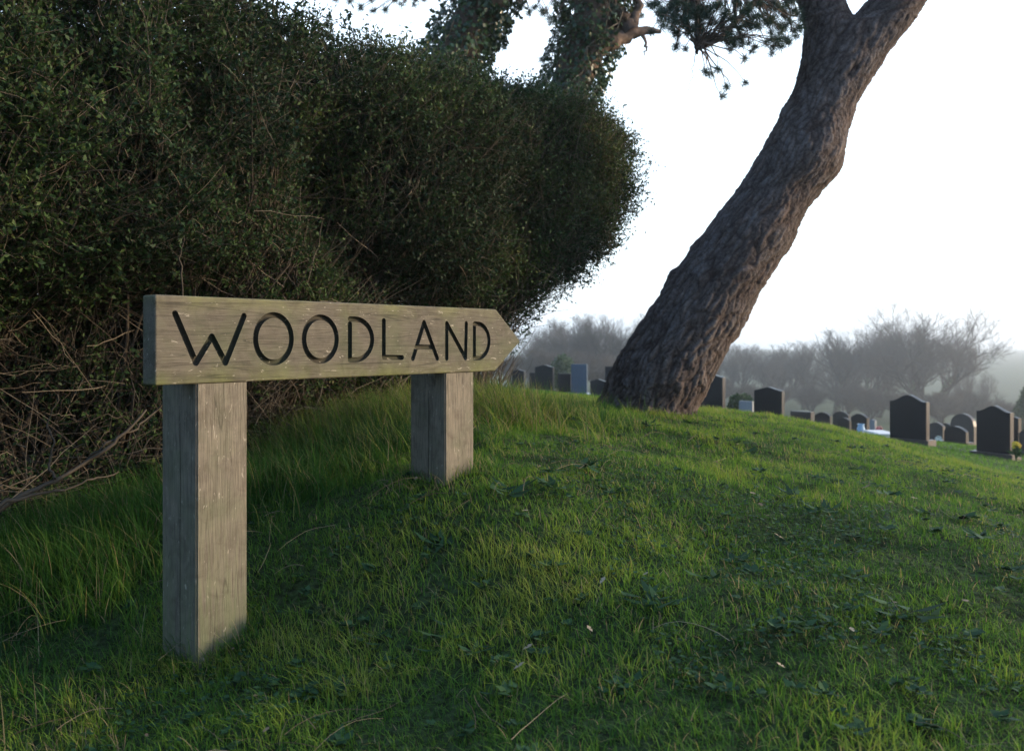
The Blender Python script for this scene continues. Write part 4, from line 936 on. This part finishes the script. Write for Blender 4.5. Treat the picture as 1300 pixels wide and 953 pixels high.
def bouquet(label, px, py, Y, w, mat, cat='flowers', name='flower_bouquet'):
    P = at(px, py, Y); g = gz(P.x, Y); root = empty(name, (P.x, Y, g)); tag(root, label, cat)
    H = P.z-g; rad = w/2/F*Y; n = 60; v = unit(n)*(RNG.random(n)**.33)[:,None]*rad*.85; C = v+np.array([0,0,H]); C[:,2] = np.maximum(C[:,2], .05)
    parts = []
    for c in C:
        ax = norm((c-np.array([0,0,H-.05]))+1e-6); m = 7
        az = np.linspace(0,6.28,m,endpoint=False); a1 = norm(np.cross(ax,[.3,.1,1.])); a2 = np.cross(ax,a1); D = a1[None]*np.cos(az)[:,None]+a2[None]*np.sin(az)[:,None]+ax[None]*.35
        parts.append(leaves(np.tile(c,(m,1)), D, np.tile(ax,(m,1)), np.full(m,rad*.42), np.full(m,rad*.32), RNG.random(m), .05))
    V, Fs, r = join(parts); mesh_np('blooms', V, Fs, M[mat], root, attrs={'rnd': r})
    t = np.linspace(0,1,4)[None,:,None]; Pb = np.array([0,0,0.])*(1-t)+C[:,None]*t; V1 = tubes(Pb, np.full((n,4),.006), 4)
    Dl = norm(unit(40)+np.array([0,0,.8])); V2 = leaves(np.zeros((40,3))+[0,0,H*.4], Dl, unit(40), np.full(40,max(H,.1)*.6), np.full(40,.04), RNG.random(40), 0)
    V, Fs, r = join([V1, V2]); mesh_np('stems', V, Fs, M['stemgreen'], root, attrs={'rnd': r})
bouquet('bright yellow flowers at the right foot of the tall gabled headstone',1290,565,14.3,11,'yellow')
bouquet('cream white flowers in front of the small stone right of the largest headstone',1192,557,21,9,'white')
bouquet('pink flowers between the arched headstones and the pale slab',1116,545,25,9,'pink')
def vase(px, py, Y):
    P = at(px, py, Y); g = gz(P.x, Y); H = max(P.z-g+.1, .2); pts = np.array([[0,0,-.02],[0,0,H*.5],[0,0,H*.8],[0,0,H]]); V, Fq, r = tubes(pts[None], np.array([[.06,.10,.07,.09]]), 16)
    V[:,0] += 0; o = mesh_np('flower_vase', V, [Fq], M['bluepot'], smooth=True, attrs={'rnd': r}); o.location = (P.x, Y, g); tag(o, 'pale blue vase at the foot of the broad arched headstone', 'vase')
vase(1093,543,22)

# ------------------------------------------------------------ air, sky, sun, camera
def build_haze(density):
    import bmesh
    bm = bmesh.new(); bmesh.ops.create_cube(bm, size=1)
    x0, x1, y0, y1, z0, z1 = -2700, 2700, -15, 1900, -60, 16
    for v in bm.verts: v.co = Vector((x0 if v.co.x < 0 else x1, y0 if v.co.y < 0 else y1, z0 if v.co.z < 0 else z1))
    me = bpy.data.meshes.new('haze'); bm.to_mesh(me); bm.free()
    m, nt, N, Lk = new_mat('haze_air'); v = N('ShaderNodeVolumePrincipled'); v.inputs['Color'].default_value = (.97,.98,1,1); v.inputs['Density'].default_value = density; v.inputs['Anisotropy'].default_value = .72
    o_ = N('ShaderNodeOutputMaterial'); Lk(v.outputs[0], o_.inputs['Volume']); me.materials.append(m)
    o = bpy.data.objects.new('haze', me); COL.objects.link(o); tag(o, kind='stuff'); o['label'] = 'thin pale morning mist over the cemetery'
build_haze(.0012)

SUN_EL, SUN_AZ = 13.0, 2.0      # azimuth measured from +X towards +Y
sd = Vector((math.cos(R(SUN_EL))*math.cos(R(SUN_AZ)), math.cos(R(SUN_EL))*math.sin(R(SUN_AZ)), math.sin(R(SUN_EL))))
l = bpy.data.lights.new('sun', 'SUN'); l.energy = 4.0; l.angle = R(2.5); l.color = (1, .77, .54); so = bpy.data.objects.new('sun', l); COL.objects.link(so)
so.rotation_euler = (-sd).to_track_quat('-Z', 'Y').to_euler()
w = bpy.data.worlds.new('World'); SC.world = w; w.use_nodes = True; nt = w.node_tree; nt.nodes.clear()
sky = nt.nodes.new('ShaderNodeTexSky'); sky.sky_type = 'NISHITA'; sky.sun_disc = False; sky.sun_elevation = R(SUN_EL); sky.sun_rotation = R(90-SUN_AZ)
sky.air_density = 1.2; sky.dust_density = 1.2; sky.ozone_density = 1.2
tc = nt.nodes.new('ShaderNodeTexCoord'); dotn = nt.nodes.new('ShaderNodeVectorMath'); dotn.operation = 'DOT_PRODUCT'
vd = Vector((.45, .85, .10)).normalized(); dotn.inputs[1].default_value = vd; nt.links.new(tc.outputs['Generated'], dotn.inputs[0])
mr = nt.nodes.new('ShaderNodeMapRange'); mr.interpolation_type = 'SMOOTHSTEP'; mr.inputs[1].default_value = -.15; mr.inputs[2].default_value = .9; mr.inputs[3].default_value = .03; mr.inputs[4].default_value = 1.0
nt.links.new(dotn.outputs['Value'], mr.inputs[0])
nz = nt.nodes.new('ShaderNodeTexNoise'); nz.inputs['Scale'].default_value = 1.6; nz.inputs['Detail'].default_value = 4; nt.links.new(tc.outputs['Generated'], nz.inputs[0])
mr2 = nt.nodes.new('ShaderNodeMapRange'); mr2.inputs[1].default_value = .3; mr2.inputs[2].default_value = .7; mr2.inputs[3].default_value = .85; mr2.inputs[4].default_value = 1.15; nt.links.new(nz.outputs[0], mr2.inputs[0])
mu = nt.nodes.new('ShaderNodeMath'); mu.operation = 'MULTIPLY'; nt.links.new(mr.outputs[0], mu.inputs[0]); nt.links.new(mr2.outputs[0], mu.inputs[1])
veil = nt.nodes.new('ShaderNodeMix'); veil.data_type = 'RGBA'; veil.clamp_factor = False; veil.inputs[6].default_value = (1.1, 2.4, 5.2, 1); veil.inputs[7].default_value = (9.4, 11.1, 13.0, 1); sx = nt.nodes.new('ShaderNodeSeparateXYZ'); nt.links.new(tc.outputs['Generated'], sx.inputs[0])
hz = nt.nodes.new('ShaderNodeMapRange'); hz.interpolation_type = 'SMOOTHSTEP'; hz.inputs[1].default_value = -.01; hz.inputs[2].default_value = .16; hz.inputs[3].default_value = .55; hz.inputs[4].default_value = 1.0; nt.links.new(sx.outputs[2], hz.inputs[0])
mu3 = nt.nodes.new('ShaderNodeMath'); mu3.operation = 'MULTIPLY'; nt.links.new(mu.outputs[0], mu3.inputs[0]); nt.links.new(hz.outputs[0], mu3.inputs[1]); nt.links.new(mu3.outputs[0], veil.inputs[0])
add = nt.nodes.new('ShaderNodeVectorMath'); add.operation = 'ADD'; nt.links.new(sky.outputs[0], add.inputs[0]); nt.links.new(veil.outputs[2], add.inputs[1])
bg = nt.nodes.new('ShaderNodeBackground'); bg.inputs[1].default_value = .10; nt.links.new(add.outputs[0], bg.inputs[0])
ow = nt.nodes.new('ShaderNodeOutputWorld'); nt.links.new(bg.outputs[0], ow.inputs[0])

cam = bpy.data.cameras.new('camera'); co = bpy.data.objects.new('camera', cam); COL.objects.link(co); SC.camera = co
co.location = (0,0,0); co.rotation_euler = (R(90), 0, 0)
cam.sensor_width = 36; cam.lens = F/1300*36; cam.clip_end = 12000; cam.clip_start = .05
cam.shift_y = -(953/2-HY)/1300; cam.shift_x = 0
cam.dof.use_dof = True; cam.dof.focus_distance = 2.7; cam.dof.aperture_fstop = 5.0
SC.render.resolution_x = 1024; SC.render.resolution_y = 750
SC.view_settings.view_transform = 'Standard'; SC.view_settings.look = 'None'; SC.view_settings.exposure = 0.48; SC.view_settings.gamma = 1; SC.view_settings.use_curve_mapping = False
SC.render.engine = 'CYCLES'; SC.cycles.use_denoising = True; SC.cycles.max_bounces = 6; SC.cycles.diffuse_bounces = 3; SC.cycles.transmission_bounces = 3; SC.cycles.volume_bounces = 4
SC.cycles.use_adaptive_sampling = True; SC.cycles.sample_clamp_indirect = 6
SC.render.use_persistent_data = False
